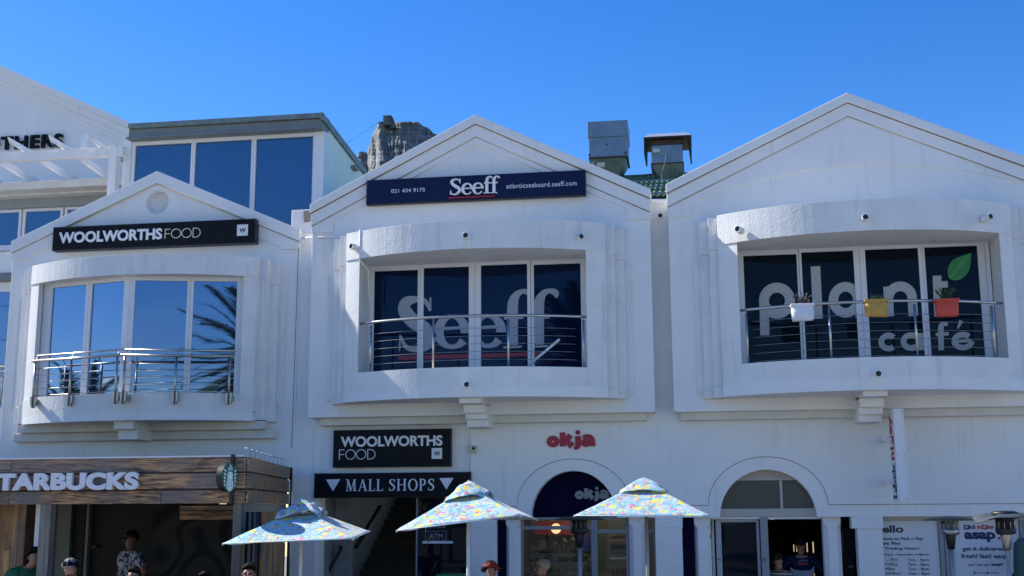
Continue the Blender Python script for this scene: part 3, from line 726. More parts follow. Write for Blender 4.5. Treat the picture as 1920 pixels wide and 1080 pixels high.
# capitals on the flat pillars and faceted piers inside the openings
for (a, b, yj) in ((882, 931, 989), (1229, 1280, 990), (1596, 1656, 992)):
    MB().box(X(a, 980, YW)+.006, X(b, 980, YW)-.004, YW-.018, YW+.30, Z(1200, yj, YW), zl-.003).build('pillar_head', M['stucco'], wg, .006)
def pier(pxa, pxb, yc0, yc1):
    Yq = YW+.12; a, b = X(pxa, 1030, Yq), X(pxb, 1030, Yq); c = (b-a)*.26; d = .3
    oct_ = [(a+c, Yq), (b-c, Yq), (b, Yq+c), (b, Yq+d), (a, Yq+d), (a, Yq+c)]
    MB().prism(oct_, -.1, Z(pxa, yc1, Yq), axis='z').build('faceted_pier', M['stucco'], wg, .006)
    z2, z3 = Z(pxa, yc1, Yq), Z(pxa, yc0, Yq)
    sq = [(a, Yq), (b, Yq), (b, Yq), (b, Yq+d), (a, Yq+d), (a, Yq)]
    MB().add([(x, y, z2) for x, y in oct_]+[(x, y, z3) for x, y in sq], [(i, (i+1) % 6, (i+1) % 6+6, i+6) for i in range(6)]).build('pier_chamfer', M['stucco'], wg)
    MB().box(a, b, Yq, Yq+d, z3, zl+.05).build('pier_head', M['stucco'], wg)
for a, b, c, d in ((947.5, 975, 982, 989), (1180, 1210, 980, 988), (1301, 1334, 980, 990), (1545.5, 1579, 979, 990)): pier(a, b, c, d)
# shallow navy boards beside the piers
bx('blind_panel', M['navyfab'], wg, X(932, 1020, YW+.1), X(948, 1020, YW+.1), YW+.1, YW+.16, -.1, zl+.02)
bx('blind_panel', M['navyfab'], wg, X(1279, 1020, YW+.1), X(1302.5, 1020, YW+.1), YW+.1, YW+.16, -.1, zl+.02)

# ---------------- left building
tL = thing('gable_building', 'left white gabled building with a round niche above the long black sign', 'building', (-9.6, 21, 0))
YL = YW
lo_ = (X(15, 600, YL), X(563.5, 440, YL), 2.9, Z(565, 432, YL), Z(297.4, 323.3, YL))
xcL = X(297.4, 323, YL)
hcL, sagL, yeL = 2.14, .60, 19.74
xcB = -9.72
xl0, xl1 = X(70, 640, 19.7), X(455, 640, 19.7)
zoL = Z(241, 516, 19.2); zsL = Z(231, 739, 19.3); ztL = 6.72; zbL = 3.85
gable_panel(tL, (lo_[0], lo_[1], 2.9, lo_[3], lo_[4]), xcL, YL, YL+.35, [(xl0, zsL-.2), (xl1, zsL-.2), (xl1, zoL), (xl0, zoL)], (YL-.07, YL-.035, 0), .215, .445, .36, Z(545, 468, YL), coping=False,
            niche=(X(295, 379, YL), Z(295, 379, YL), X(316, 379, YL)-X(295, 379, YL)))
bow(tL, xcB, hcL, sagL, yeL, YL, zbL, zsL-.03, zsL, zoL, ztL, xl0, xl1, 2, sw=.15, sdy=.13)
for k, (pyb) in enumerate((804.4, 821.6)):
    yk = yeL+.13*(k+1); zb_ = Z(500, pyb, yk)
    MB().box(xcB-hcL-.15*(k+1), xcB+hcL+.15*(k+1), yk, YL+.02, zb_, zbL+.03 if k == 0 else Z(500, 804.4, yeL+.13)+.002).build('stepped_base', M['soffit'], tL, .008)
xb0 = X(212, 797, 19.3); xb1 = X(249, 797, 19.3)
corb(tL, xb0, xb1, [(789, 804.5, 19.32, 230), (805, 824, 19.5, 238)], YL)
# two flat glazed faces meeting in a corner
def facet(t, ax, ay, bx_, by_, z0f, z1f, glassx, matg):
    """glassx: fractions (g0, g1) of each pane"""
    d = Vector((bx_-ax, by_-ay, 0)); L_ = d.length; u = d.normalized(); nrm = Vector((u.y, -u.x, 0))
    def P(s_, off, z): q = Vector((ax, ay, 0))+u*s_+nrm*off; return (q.x, q.y, z)
    n = len(glassx); ed = [0]+[(glassx[i][1]+glassx[i+1][0])/2 for i in range(n-1)]+[1]
    for i, (g0, g1) in enumerate(glassx):
        a0, a1, b0, b1 = ed[i]*L_+.002, ed[i+1]*L_-.002, g0*L_, g1*L_
        mb = MB()
        def blk(s0, s1, zz0, zz1, o0=0, o1=-.06): mb.hexa([P(s0, o0, zz0), P(s1, o0, zz0), P(s1, o1, zz0), P(s0, o1, zz0)], [P(s0, o0, zz1), P(s1, o0, zz1), P(s1, o1, zz1), P(s0, o1, zz1)])
        blk(a0, b0, z0f, z1f); blk(b1, a1, z0f, z1f); blk(b0, b1, z0f, z0f+.09); blk(b0, b1, z1f-.08, z1f)
        w_ = mb.build('window', M['frame'], t, .004, fix=False)
        m2 = MB(); m2.hexa([P(b0-.02, -.03, z0f+.07), P(b1+.02, -.03, z0f+.07), P(b1+.02, -.042, z0f+.07), P(b0-.02, -.042, z0f+.07)], [P(b0-.02, -.03, z1f-.06), P(b1+.02, -.03, z1f-.06), P(b1+.02, -.042, z1f-.06), P(b0-.02, -.042, z1f-.06)])
        m2.build('pane', matg, w_)
yc_ = 19.30; cxL = X(237, 640, yc_); ye_ = 19.78
axl, bxr = xl0+.02, xl1-.02
facet(tL, axl, ye_, cxL, yc_, zsL-.08, zoL+.01, [(.10, .50), (.57, .94)], M['glass_blue'])
facet(tL, cxL, yc_, bxr, ye_, zsL-.08, zoL+.01, [(.05, .50), (.555, .93)], M['glass_blue'])
body(tL, lo_[0], lo_[1], xcL, 2.9, lo_[3], lo_[4], YL+.7, 21.9, roof=False)
# strip of wall and broken parapet stub between left and middle
MB().box(lo_[1]-.01, mo[0]+.2, YW+.02, YW+.3, 2.9, Z(572, 438, YW)).build('party_wall', M['stucco'], tL, .01)
MB().box(X(546, 410, YW+.35), mo[0]+.05, YW+.35, YW+1.0, 6.3, Z(565, 394, YW+.4)).build('parapet_stub', M['stucco'], tL, .02)
MB().prism([(X(569, 400, YW+.3), Z(570, 395, YW+.3)), (mo[0]+.02, Z(577, 394, YW+.3)), (mo[0]+.02, Z(577, 408, YW+.3)), (X(576, 412, YW+.3), Z(576, 415, YW+.3)), (X(570, 410, YW+.3), Z(570, 416, YW+.3))], YW+.30, YW+.36).build('broken_plaster', M['plaster_break'], tL)
MB().tube([at(565, 447, YW-.03), at(580, 445.5, YW-.2), at(600, 444.5, 19.7), at(632, 443.5, 19.7)], .018, 6).build('conduit', M['stucco'], tL)
MB().prism([(X(560, 446, YW), Z(560, 446, YW)), (X(572, 446, YW), Z(572, 446, YW)), (X(569, 456, YW), Z(569, 456, YW))], YW-.06, YW-.04).build('bracket', M['stucco'], tL)
MB().tube([at(493.5, 487, 19.72), at(492, 600, 19.72), at(484.5, 704, 19.72), at(494, 703, 19.72)], .012, 6).build('conduit', M['frame'], tL)
# ground-floor pier between cafe and mall entrance
bx('pier', M['stucco'], tL, X(545, 1000, YW-.05), X(592, 1000, YW-.05), YW-.05, YW+.3, -.1, Z(570, 921, YW-.05), bevel=.01)
bx('pier_upper', M['stucco'], tL, X(545, 1000, YW-.05)-.002, X(592, 1000, YW-.05)+.002, YW-.06, YW+.3, Z(570, 922.5, YW-.05), 2.92, bevel=.01)
MB().tube([at(560, 452, YW-.005), at(547, 840, YW-.005)], .004, 5).build('wall_joint', M['rust'], tL)

# ---------------- balcony railings
def arc_rail(label, xc, hc, sag, ye, x0, x1, zr, ztops, postx, cabs, group):
    t = thing('balcony_railing', label, 'railing', ((x0+x1)/2, ye-sag, zs), group)
    P = arcpts(xc, hc, sag, ye, x0, x1, 24, -.10)
    MB().tube([(a, b, zr) for a, b in P], .024, 10).build('handrail', M['steel'], t)
    for x in postx:
        y = arcpts(xc, hc, sag, ye, x, x+.001, 1, -.10)[0][1]
        MB().tube([(x, y, zs-.02), (x, y, zr-.06)], .019, 10).build('post', M['steel'], t)
        MB().tube([(x, y, zr-.07), (x, y, zr)], .008, 6).build('post_pin', M['steel'], t)
    for k in range(cabs):
        z = zr-.20-k*.128
        if z < zs+.02: break
        MB().tube([(a, b+.01, z) for a, b in P[1:-1]], .0042, 5).build('cable', M['cable'], t)
    return t
rM = arc_rail('curved steel cable railing on the middle balcony with a loose white stick', -3.655, 2.215, .62, 19.4, -5.57, -1.77, Z(893, 592, 18.88), 0, [X(p, 640, 19.1) for p in (690.5,)]+[X(812.5, 640, 18.92), X(952.5, 640, 18.9), X(1093.5, 640, 19.2)], 7, 'curved balcony railings')
rR = arc_rail('curved steel cable railing on the right balcony carrying three cloth planters', 2.68, 2.28, .68, 19.4, .72, 4.72, Z(1647, 565, 18.83), 0, [X(1401, 620, 19.2), X(1556, 620, 18.9), X(1718, 620, 18.85), X(1866, 620, 19.15)], 7, 'curved balcony railings')
st = MB().tube([at(990, 686, 19.3), at(1049, 636, 19.25)], .022, 8).build('loose_stick', M['frame'])
tag(st, 'loose white stick leaning inside the middle balcony railing', 'stick')
# left railing, two straight runs fixed to the wall face
tl = thing('balcony_railing', 'angled steel railing with bracketed posts under the blue reflecting windows', 'railing', (cxL, 19.0, zsL))
def run(pts, y0_, y1_, px_posts, py_rail, rods):
    pa, pb = pts
    A = at(pa[0], pa[1], y0_); B = at(pb[0], pb[1], y1_)
    z = (A.z+B.z)/2
    MB().tube([(A.x, A.y, z), (B.x, B.y, z)], .023, 10).build('handrail', M['steel_dull'] if y1_ > y0_ else M['steel'], tl)
    MB().tube([(A.x+.03, A.y+.10, z+.105), (B.x-.0, B.y+.10, z+.105)], .017, 8).build('upper_rail', M['steel'], tl)
    for p in px_posts:
        f_ = (p-pa[0])/(pb[0]-pa[0]); q = A.lerp(B, f_)
        y_ = q.y+.03
        MB().tube([(q.x, y_, z), (q.x, y_, z-.82)], .02, 8).build('post', M['steel_dull'], tl)
        MB().tube([(q.x, y_, z), (q.x, y_+.07, z+.1)], .008, 6).build('post_pin', M['steel_dull'], tl)
        MB().prism([(q.x-.062, z-.62), (q.x+.062, z-.62), (q.x+.05, z-.75), (q.x+.025, z-.82), (q.x-.025, z-.82), (q.x-.05, z-.75)], y_-.004, y_+.05).build('bracket', M['steel_dull'], tl, .004)
        MB().box(q.x-.03, q.x+.03, y_+.04, y_+.36, z-.76, z-.66).build('bracket_arm', M['steel_dull'], tl)
    for k in range(rods):
        zz = z-.135-.118*k
        MB().tube([(A.x+.02, A.y+.04, zz), (B.x-.02, B.y+.04, zz)], .0065, 6).build('rod', M['steel'], tl)
run(((60.5, 678), (226, 664.5)), 19.38, 18.86, (65, 134, 219), 0, 5)
run(((226, 664.5), (438.5, 669.5)), 18.86, 19.40, (233, 329, 430), 0, 5)

# ---------------- window lettering
YD = YG+.033
def seeff_win():
    def sc(*pts): return [(x/2.454+560, y/2.454+400, w_/2.454) for x, y, w_ in pts]
    S_ = [(False, crom(sc((603, 450, 6), (585, 408, 22), (548, 395, 26), (498, 408, 50), (488, 445, 62), (520, 490, 66), (575, 530, 66), (600, 572, 66), (578, 612, 46), (530, 627, 24), (490, 610, 20), (470, 562, 6)), 6)), (False, sc((606, 386, 8), (606, 448, 10))), (False, sc((468, 560, 10), (464, 634, 6)))]
    def e_(cx, dy): 
        return [(False, [(cx/2.454+560+ 62/2.454*math.cos(R(a)), (545+dy)/2.454+400-70/2.454*math.sin(R(a)), (16+30*abs(math.cos(R(a)))**1.3)/2.454) for a in range(-5, 326, 10)][:34]), (False, sc((cx-62, 532+dy, 14), (cx+68, 524+dy, 14)))]
    def f_(x0, dy): return [(False, crom(sc((x0, 600+dy, 50), (x0, 450+dy, 50), (x0+4, 400+dy, 46), (x0+20, 368+dy, 32), (x0+48, 353+dy, 22), (x0+78, 362+dy, 30), (x0+82, 385+dy, 10)), 6)), (False, sc((x0-42, 611+dy, 10), (x0+42, 607+dy, 10))), (False, sc((x0-40, 476+dy, 14), (x0+50, 472+dy, 14)))]
    for nm, gl in (('S', S_), ('e', e_(706, 0)), ('e', e_(870, -4)), ('f', f_(984, 6)), ('f', f_(1104, 4))): pxstrokes(tM, [gl], YD, M['decal'])
    MB().hexa([at(747, 675, YD), at(1020, 667, YD), at(1020, 667, YD+.003), at(747, 675, YD+.003)], [at(747, 668, YD), at(1020, 660, YD), at(1020, 660, YD+.003), at(747, 668, YD+.003)]).build('underline', M['redd'], tM)
seeff_win()
def plant_win():
    def q(*pts): return [(x/2.454+1240, y/2.454+360, w_/2.454) for x, y, w_ in pts]
    def rg(cx, cy2, r, w_, ry=None, a0=0, a1=360, n=32): return (a1-a0 == 360, [(x/2.454+1240, y/2.454+360, ww/2.454) for x, y, ww in ring(cx, cy2, r, ry or r, w_, n, a0, a1)])
    G = [[rg(532, 500, 60, 46), (False, q((473, 500, 44), (476, 660, 42)))],
         [(False, q((709, 342, 44), (721, 583, 44)))],
         [rg(848, 496, 56, 44, 60), (False, q((906, 430, 40), (914, 580, 40)))],
         [(False, q((1042, 435, 42), (1050, 572, 42))), rg(1100, 488, 54, 44, 54, 180, 360), (False, q((1154, 486, 44), (1160, 570, 44)))],
         [(False, q((1268, 385, 40), (1276, 572, 40))), (False, q((1250, 430, 30), (1318, 424, 30)))],
         [rg(1046, 690, 34, 26, 30, 50, 315)],
         [rg(1150, 688, 36, 26, 30), (False, q((1194, 648, 30), (1196, 728, 30)))],
         [(False, crom(q((1288, 728, 26), (1286, 630, 26), (1294, 610, 22), (1318, 606, 18)), 5)), (False, q((1262, 656, 16), (1322, 652, 16)))],
         [rg(1388, 686, 40, 26, 30, 0, 315), (False, q((1350, 688, 14), (1428, 684, 14))), (False, q((1364, 628, 8), (1380, 592, 20)))]]
    for k, gl in enumerate(G): pxstrokes(tR, [gl], YD, M['decalw'])
    # green leaf
    pts = crom([(1425, 280, 0), (1424, 320, 0), (1416, 360, 0), (1392, 392, 0), (1355, 407, 0), (1325, 398, 0), (1317, 368, 0), (1325, 335, 0), (1350, 308, 0), (1390, 292, 0), (1425, 280, 0)], 5)[:-1]
    P = [at(a/2.454+1240, b/2.454+360, YD) for a, b, _ in pts]
    MB().prism([(p.x, p.z) for p in P], YD-.001, YD+.002).build('leaf_print', M['leafg'], tR)
    pxstrokes(tR, [[(False, q((1420, 285, 1), (1380, 330, 4), (1330, 395, 3)))]], YD-.003, M['leafv'], .001, 'leaf_vein')
plant_win()

def okja_word(parent, x0, x1, y1, y0, Y, mt, depth):
    A = at(x0, y1, Y); B = at(x1, y0, Y)
    def mp(u, v): return Vector((A.x+u/90*(B.x-A.x), Y, A.z+v/35*(B.z-A.z)))
    G = [[(True, ring(12, 14.5, 7.2, 6.6, 9.4, 26))],
         [(False, [(30, 4.5, 10.5), (30, 32, 10.5)]), (False, [(34, 13, 9), (45, 26.5, 11)]), (False, [(36, 17, 9), (48, 5, 13)])],
         [(False, crom([(51, 1.2, 6), (56, 2.2, 8), (58.6, 8, 10.5), (58.6, 24.5, 10.5)], 5)), (True, ring(58.5, 31.6, 2.3, 2.3, 4.4, 18))],
         [(True, ring(73.5, 11.5, 5.2, 4.4, 8.2, 24)), (False, crom([(85.5, 4.5, 10), (85, 16, 10), (82, 22.5, 8.5), (75, 24.3, 7.4), (67.5, 22.5, 6)], 6))]]
    for st in G:
        mb = MB()
        for k, (c, pts) in enumerate(st): ribbon(mb, pts, mp, Vector((0, depth, 0)), Vector((0, -.0008*k, 0)), c)
        mb.build('letter', mt, parent, fix=False)

# ---------------- signs on the facade
def signbox(name, label, TL, TR, BR, BL, Y, depth, mt, group=None):
    t = thing(name, label, 'sign', at((TL[0]+TR[0])/2, (TL[1]+BL[1])/2, Y), group)
    a = at(*TL, Y); b = at(*TR, Y); c = at(*BR, Y); d = at(*BL, Y)
    x0, x1 = (a.x+d.x)/2, (b.x+c.x)/2
    MB().box(x0, x1, Y, Y+depth, (c.z+d.z)/2, (a.z+b.z)/2).build('sign_panel', mt, t, .006)
    MB().prism([(x0-.012, (c.z+d.z)/2-.012), (x1+.012, (c.z+d.z)/2-.012), (x1+.012, (a.z+b.z)/2+.012), (x0-.012, (a.z+b.z)/2+.012)], Y+.012, Y+depth-.004, [[(x0+.003, (c.z+d.z)/2+.003), (x1-.003, (c.z+d.z)/2+.003), (x1-.003, (a.z+b.z)/2-.003), (x0+.003, (a.z+b.z)/2-.003)]]).build('sign_rim', M['black'], t)
    return t
YS = 19.93
s1 = signbox('fascia_sign', 'long black food store sign across the left gable', (99.3, 426.7), (477.8, 411), (476.7, 455.6), (99.3, 466.7), YS, .18, M['signblack'])
text_on(s1, 'WOOLWORTHS', (109.5, 456.3), (304, 427.5), YS-.02, mat_=M['letter'], depth=.022, bold=.032, spacing=1.0)
def thin_food(t, p0, p1, Y, mt):
    A = at(*p0, Y); B = at(*p1, Y); W = 3.55
    def mp(u, v): return Vector((A.x+u/W*(B.x-A.x), Y, A.z+v*(B.z-A.z)))
    G = [[ln((.05, 0, .07), (.05, 1, .07)), ln((.05, .965, .07), (.55, .965, .07)), ln((.05, .5, .07), (.5, .5, .07))],
         [(True, ring(1.13, .5, .46, .465, .07, 32))], [(True, ring(2.16, .5, .46, .465, .07, 32))],
         [ln((2.8, 0, .07), (2.8, 1, .07)), (False, [(2.8, .965, .07), (3.0, .965, .07)] + [(3.05+.46*math.cos(R(a)), .5+.465*math.sin(R(a)), .07) for a in range(85, -86, -10)] + [(3.0, .035, .07), (2.8, .035, .07)])]]
    for st in G:
        mb = MB()
        for k, (c, pts) in enumerate(st): ribbon(mb, pts, mp, Vector((0, .012, 0)), Vector((0, -.0007*k, 0)), c)
        mb.build('letter', mt, t, fix=False)
thin_food(s1, (308, 447.5), (376.5, 426.5), YS-.012, M['cream'])
def wlogo(t, x0, y0, x1, y1, Y):
    a, b = at(x0, y1, Y), at(x1, y0, Y)
    MB().box(a.x, b.x, Y-.01, Y+.002, a.z, b.z).build('logo_tile', M['letter'], t)
    text_on(t, 'W', (x0+(x1-x0)*.2, y1-(y1-y0)*.3), (x1-(x1-x0)*.2, y0+(y1-y0)*.3), Y-.014, mat_=M['black'], depth=.005, bold=.03)
wlogo(s1, 444.4, 420.8, 465.4, 442.4, YS)
YS2 = 19.62
s2 = signbox('fascia_sign', 'long navy estate agency sign across the middle gable', (687.5, 338.8), (1096.6, 319.7), (1096.6, 364.7), (688, 382.4), YS2, .12, M['navy'])
text_on(s2, '021 434 9175', (733.5, 361.8), (796.6, 352), YS2-.004, mat_=M['letter'], depth=.005, split=True, spacing=1.05)
text_on(s2, 'atlanticseaboard.seeff.com', (949.6, 353.5), (1081, 338.5), YS2-.004, mat_=M['letter'], depth=.005, spacing=1.08)
serif_on(s2, 'Seeff', (842.5, 365.5), (933, 329.5), YS2-.05, M['letter'], .05, spacing=-.02, hmax=1.04)
a_, b_ = at(842, 372, YS2), at(928, 366.5, YS2)
MB().box(a_.x, b_.x, YS2-.05, YS2+.002, a_.z-.006, b_.z-.012).build('underline', M['red'], s2)
YS3 = YW-.13
s3 = signbox('wall_sign', 'two line black food store sign above the mall entrance', (626, 808), (844, 804.5), (844, 873), (625, 876), YS3, .11, M['signblack'])
text_on(s3, 'WOOLWORTHS', (638.5, 838.3), (829.5, 815.7), YS3-.012, mat_=M['letter'], depth=.014, bold=.032, spacing=1.0)
thin_food(s3, (635, 862), (704, 842), YS3-.008, M['letter'])
wlogo(s3, 809.5, 840, 829, 860.5, YS3)
YS4 = YW-.10
s4 = signbox('entrance_sign', 'black fascia sign over the mall stairs with two white triangles', (590, 889.5), (881, 885.5), (881, 930), (590, 933.5), YS4, .12, M['signblack'])
serif_on(s4, 'MALL SHOPS', (647.5, 921), (815, 897.5), YS4-.010, M['letter'], .012, spacing=.08)
for px in (624.5, 837):
    P = [at(px-13, 899 if px < 700 else 896.5, YS4), at(px+13.5, 898.5 if px < 700 else 896, YS4), at(px, 921 if px < 700 else 918, YS4)]
    MB().prism([(p.x, p.z) for p in P], YS4-.010, YS4+.002).build('triangle_mark', M['letter'], s4)
# okja wall letters
s5 = thing('wall_lettering', 'fat crimson wall letters above the left arch', 'sign', at(1070, 827, YW))
okja_word(s5, 1025, 1115, 842, 807, YW-.045, M['pink'], .03)
# vertical blade sign
def blade():
    t = thing('blade_sign', 'tall white blade sign reading upwards beside the right balcony bracket', 'sign', at(1690, 850, 19.3))
    YF, YB = 19.28, 19.72
    # box runs along Y; front edge plate faces camera
    a = at(1672, 766, YF); b = at(1693, 766, YF); zt_, zb_ = Z(1680, 766, YF), Z(1690, 941, YF)
    x0, x1 = X(1678.5, 850, YF), X(1699, 850, YF)
    # splayed left face (sign face) and front edge
    back_x = X(1671, 850, 19.95)
    MB().hexa([(x0, YF, zb_), (x1, YF, zb_), (x1, YB, zb_), (x0, YB, zb_)], [(x0, YF, zt_), (x1, YF, zt_), (x1, YB, zt_), (x0, YB, zt_)]).build('sign_box', M['frame'], t, .006)
    for s in (0, 1):
        xx_ = x0+.012 if s == 0 else x1-.012-.022
        MB().box(xx_, xx_+.022, YF-.008, YF+.001, zb_+.01, zt_-.01).build('edge_trim', M['letter'], t)
    for zz in (zt_-.05, (zt_+zb_)/2, zb_+.05):
        for xx_ in (x0+.023, x1-.023): MB().ball((xx_, YF-.009, zz), .008, 8, 6).build('screw', M['roofgrey'], t)
    # lettering on the left face, reading upwards; wide face seen obliquely
    H_ = zt_-zb_
    def mk(z0f, z1f):
        def m_(u, v): return Vector((x0-.004, YF+.60-(.50*(1-v)) - .02 if False else YB-.05-(1-v)*(YB-YF-.12), zb_+H_*(z0f+(z1f-z0f)*u)))
        m_.depth = Vector((.005, 0, 0)); return m_
    def tile(z0f, z1f, mt): MB().box(x0-.006, x0+.001, YF+.05, YB-.03, zb_+H_*z0f, zb_+H_*z1f).build('letter_tile', mt, t)
    tile(.035, .19, M['posterblue']); tile(.56, .715, M['posterred'])
    for s_, z0f, z1f, mt, off in (('P', .07, .155, M['letter'], -.006), ('ick', .20, .42, M['posterblue'], 0), ('n', .45, .54, M['posterred'], 0), ('P', .595, .68, M['letter'], -.006), ('ay', .73, .94, M['posterred'], 0)):
        m0 = mk(z0f, z1f)
        def m1(u, v, m0=m0, off=off): return m0(u, v)+Vector((off, 0, 0))
        m1.depth = m0.depth
        text_on(t, s_, None, None, 0, mat_=mt, bold=.04, mapper=m1)
    for z in (.68, .22):
        MB().box(x0-.30, x0-.05, YW-.035, YW-.012, zb_+H_*z-.09, zb_+H_*z+.11).build('bracket_plate', M['frame'], t)
        MB().box(x0-.13, x0-.07, YB-.16, YW-.03, zb_+H_*z-.03, zb_+H_*z+.03).build('bracket_arm', M['frame'], t)
        MB().box(x0-.1, x0, YB-.22, YB-.14, zb_+H_*z-.03, zb_+H_*z+.03).build('bracket_elbow', M['frame'], t)
blade()
# security camera
sc_ = thing('security_camera', 'small white dome camera with a conduit on the wall above the mall sign', 'camera', at(889, 843, YW))
c = at(889, 842, YW)
MB().box(c.x-.05, c.x+.06, YW-.05, YW, c.z-.075, c.z+.06).build('mount', M['cream'], sc_, .008)
MB().ball((c.x-.02, YW-.09, c.z), .06, 16, 10).build('dome', M['cream'], sc_)
MB().ball((c.x+.012, YW-.135, c.z+.005), .028, 12, 8).build('lens', M['black'], sc_)
MB().tube([(c.x-.055, YW-.025, c.z-.04), (c.x-.06, YW-.025, Z(880, 884, YW))], .011, 6).build('conduit', M['frame'], sc_)

# ---------------- glass penthouse behind the left gable
YP = 22.6
tp_ = thing('glass_penthouse', 'rooftop room with tall blue glass panes and a grey metal roof edge', 'building', (-9, 24, 6))
pxl, pxr = X(246, 300, YP), X(603, 300, YP)
zT = Z(420, 250, YP-.22)          # underside of roof edge
zTop = Z(420, 222.5, YP-.30)
# frame members
gl = [(252, 357.5), (365, 470.5), (479, 586)]
zg1 = Z(420, 263.5, YP)
zb1 = 6.2
edges_ = [X(246, 300, YP)] + [X((gl[i][1]+gl[i+1][0])/2, 300, YP) for i in range(2)] + [X(589, 300, YP)]
for i, (a, b) in enumerate(gl):
    x0, x1 = edges_[i]+.002, edges_[i+1]-.002; g0, g1 = X(a, 300, YP), X(b, 300, YP)
    w_ = MB().prism([(x0, zb1), (x1, zb1), (x1, zT-.0), (x0, zT-.0)], YP, YP+.1, [[(g0, zb1+.1), (g1, zb1+.1), (g1, zg1), (g0, zg1)]]).build('window', M['frame'], tp_, .006)
    MB().box(g0-.02, g1+.02, YP+.05, YP+.065, zb1+.08, zg1+.02).build('pane', M['glass_pent'], w_)
xpl = X(589, 300, YP)+.002; xpr = X(608, 300, YP)
MB().box(xpl, xpr, YP-.03, YP+.3, zb1, zT+.02).build('corner_pilaster', M['frame'], tp_, .01)
MB().box(X(232, 300, YP), X(246, 300, YP)-.002, YP-.03, YP+.3, zb1, zT+.0).build('corner_post', M['frame'], tp_, .01)
MB().box(X(241, 250, YP-.22), X(603, 250, YP-.22), YP-.22, YP+.2, zT+.02, zTop-.09).build('roof_beam', M['roofgrey'], tp_, .01)
MB().box(X(240, 235, YP-.3), X(604, 220, YP-.3), YP-.30, YP+.25, zTop-.09, zTop+.015).build('roof_edge', M['galv2'], tp_, .006)
MB().box(X(236, 260, YP-.26), X(603, 250, YP-.26), YP-.26, YP+.0, zT-.01, zT+.02).build('drip_edge', M['roofgrey'], tp_)
_zk = (Z(686, 322, 25.7)-zTop)/3.1
def zs_at(Y): return zTop+_zk*(Y-YP)
def wedge(x0, x1, y0, y1, lo, hi):
    """slab whose top follows the falling roof line"""
    b0 = lo if lo is not None else 0
    return MB().hexa([(x0, y0, zs_at(y0)+hi-b0 if lo is not None else 5.6), (x1, y0, zs_at(y0)+hi-b0 if lo is not None else 5.6), (x1, y1, zs_at(y1)+hi-b0 if lo is not None else 5.6), (x0, y1, zs_at(y1)+hi-b0 if lo is not None else 5.6)], [(x0, y0, zs_at(y0)+hi), (x1, y0, zs_at(y0)+hi), (x1, y1, zs_at(y1)+hi), (x0, y1, zs_at(y1)+hi)])
wedge(xpl+.05, xpr-.01, YP+.3, YP+3.9, None, -.09).build('side_wall', M['penside'], tp_, .01)
wedge(X(246, 300, YP), xpl+.04, YP+.26, YP+3.9, .1, -.02).build('roof_sheet', M['galv2'], tp_)
wedge(xpr-.02, xpr+.04, YP-.28, YP+3.95, .15, 0).build('side_coping', M['galv2'], tp_)
MB().box(xpr-.02, xpr+.10, YP+1.9, YP+2.15, zs_at(YP+2)-.36, zs_at(YP+2)-.28).build('outlet', M['galv2'], tp_)
MB().box(X(240, 300, YP), xpl, YP+.6, YP+3.8, zb1, zs_at(YP+3.8)-.15).build('room_block', M['dark'], tp_)

# ---------------- building with the OTHERS lettering, far left
YO = 25.5
to_ = thing('lettered_building', 'large white gabled building behind with dark raised letters and upper windows', 'building', (-16, 26, 0))
ez = [at(-700, 50, YO), at(0, 124, YO), at(252, 236, YO)]
sl_ = (at(0, 124, YO).z-at(246, 232, YO).z)/(at(246, 232, YO).x-at(0, 124, YO).x)
xr_ = X(262, 300, YO); xa_ = xr_-8.5; zr_ = at(246, 232, YO).z - sl_*(xr_-X(246, 232, YO)); za_ = zr_+sl_*8.5
MB().prism([(xa_-8.5, 0), (xr_, 0), (xr_, zr_), (xa_, za_), (xa_-8.5, zr_)], YO, YO+6).build('wall', M['stucco'], to_)
for k, (d0, d1, yy) in enumerate(((0, .16, .16), (.16, .34, .10), (.34, .46, .05), (.46, .56, .025))):
    MB().prism([(xa_-8.5, zr_-d1), (xa_-8.5, zr_-d0+.001*k), (xa_, za_-d0+.001*k), (xr_+.02, zr_-d0+.001*k), (xr_+.02, zr_-d1), (xa_, za_-d1)], YO-yy, YO+.01).build('gable_moulding', M['stucco'], to_, .006)
text_on(to_, 'OTHERS', (-32, 282.5), (117.5, 249.5), YO-.10, mat_=M['signblack'], depth=.07, bold=.026, spacing=1.13)
# terrace slab, deep eave, upper windows
Yt = 23.3
MB().box(X(-300, 370, Yt), X(232, 365, Yt), Yt, YO, Z(100, 352, Yt), Z(100, 338, Yt)).build('eave_slab', M['soffit'], to_, .01)
MB().box(X(-300, 370, Yt), X(232, 365, Yt), Yt+.35, YO, Z(100, 364, Yt+.35), Z(100, 351, Yt+.35)).build('eave_step', M['soffit'], to_, .01)
MB().box(X(-300, 370, Yt), X(262, 365, Yt), Yt+.6, YO+.1, Z(100, 387, Yt+.6), Z(100, 364, Yt+.6)).build('window_head_wall', M['greywall'], to_)
Yv = 24.0
zz0, zz1 = Z(60, 465, Yv), Z(60, 389, Yv)
for a, b in ((-70, -34), (-32, 33.5), (46, 111), (124, 190), (203, 260)):
    x0, x1 = X(a-5, 430, Yv), X(b+5, 430, Yv)
    w_ = MB().prism([(x0, zz0), (x1, zz0), (x1, zz1), (x0, zz1)], Yv, Yv+.08, [[(X(a, 430, Yv), zz0+.09), (X(b, 430, Yv), zz0+.09), (X(b, 430, Yv), zz1-.09), (X(a, 430, Yv), zz1-.09)]]).build('window', M['frame'], to_, .006)
    MB().box(x0+.02, x1-.02, Yv+.04, Yv+.055, zz0+.05, zz1-.05).build('pane', M['glass_pent'], w_)
MB().box(X(-300, 470, Yv), X(262, 470, Yv), Yv-.02, Yv+.2, zz0-1.0, zz0-.002).build('window_wall', M['stucco'], to_)
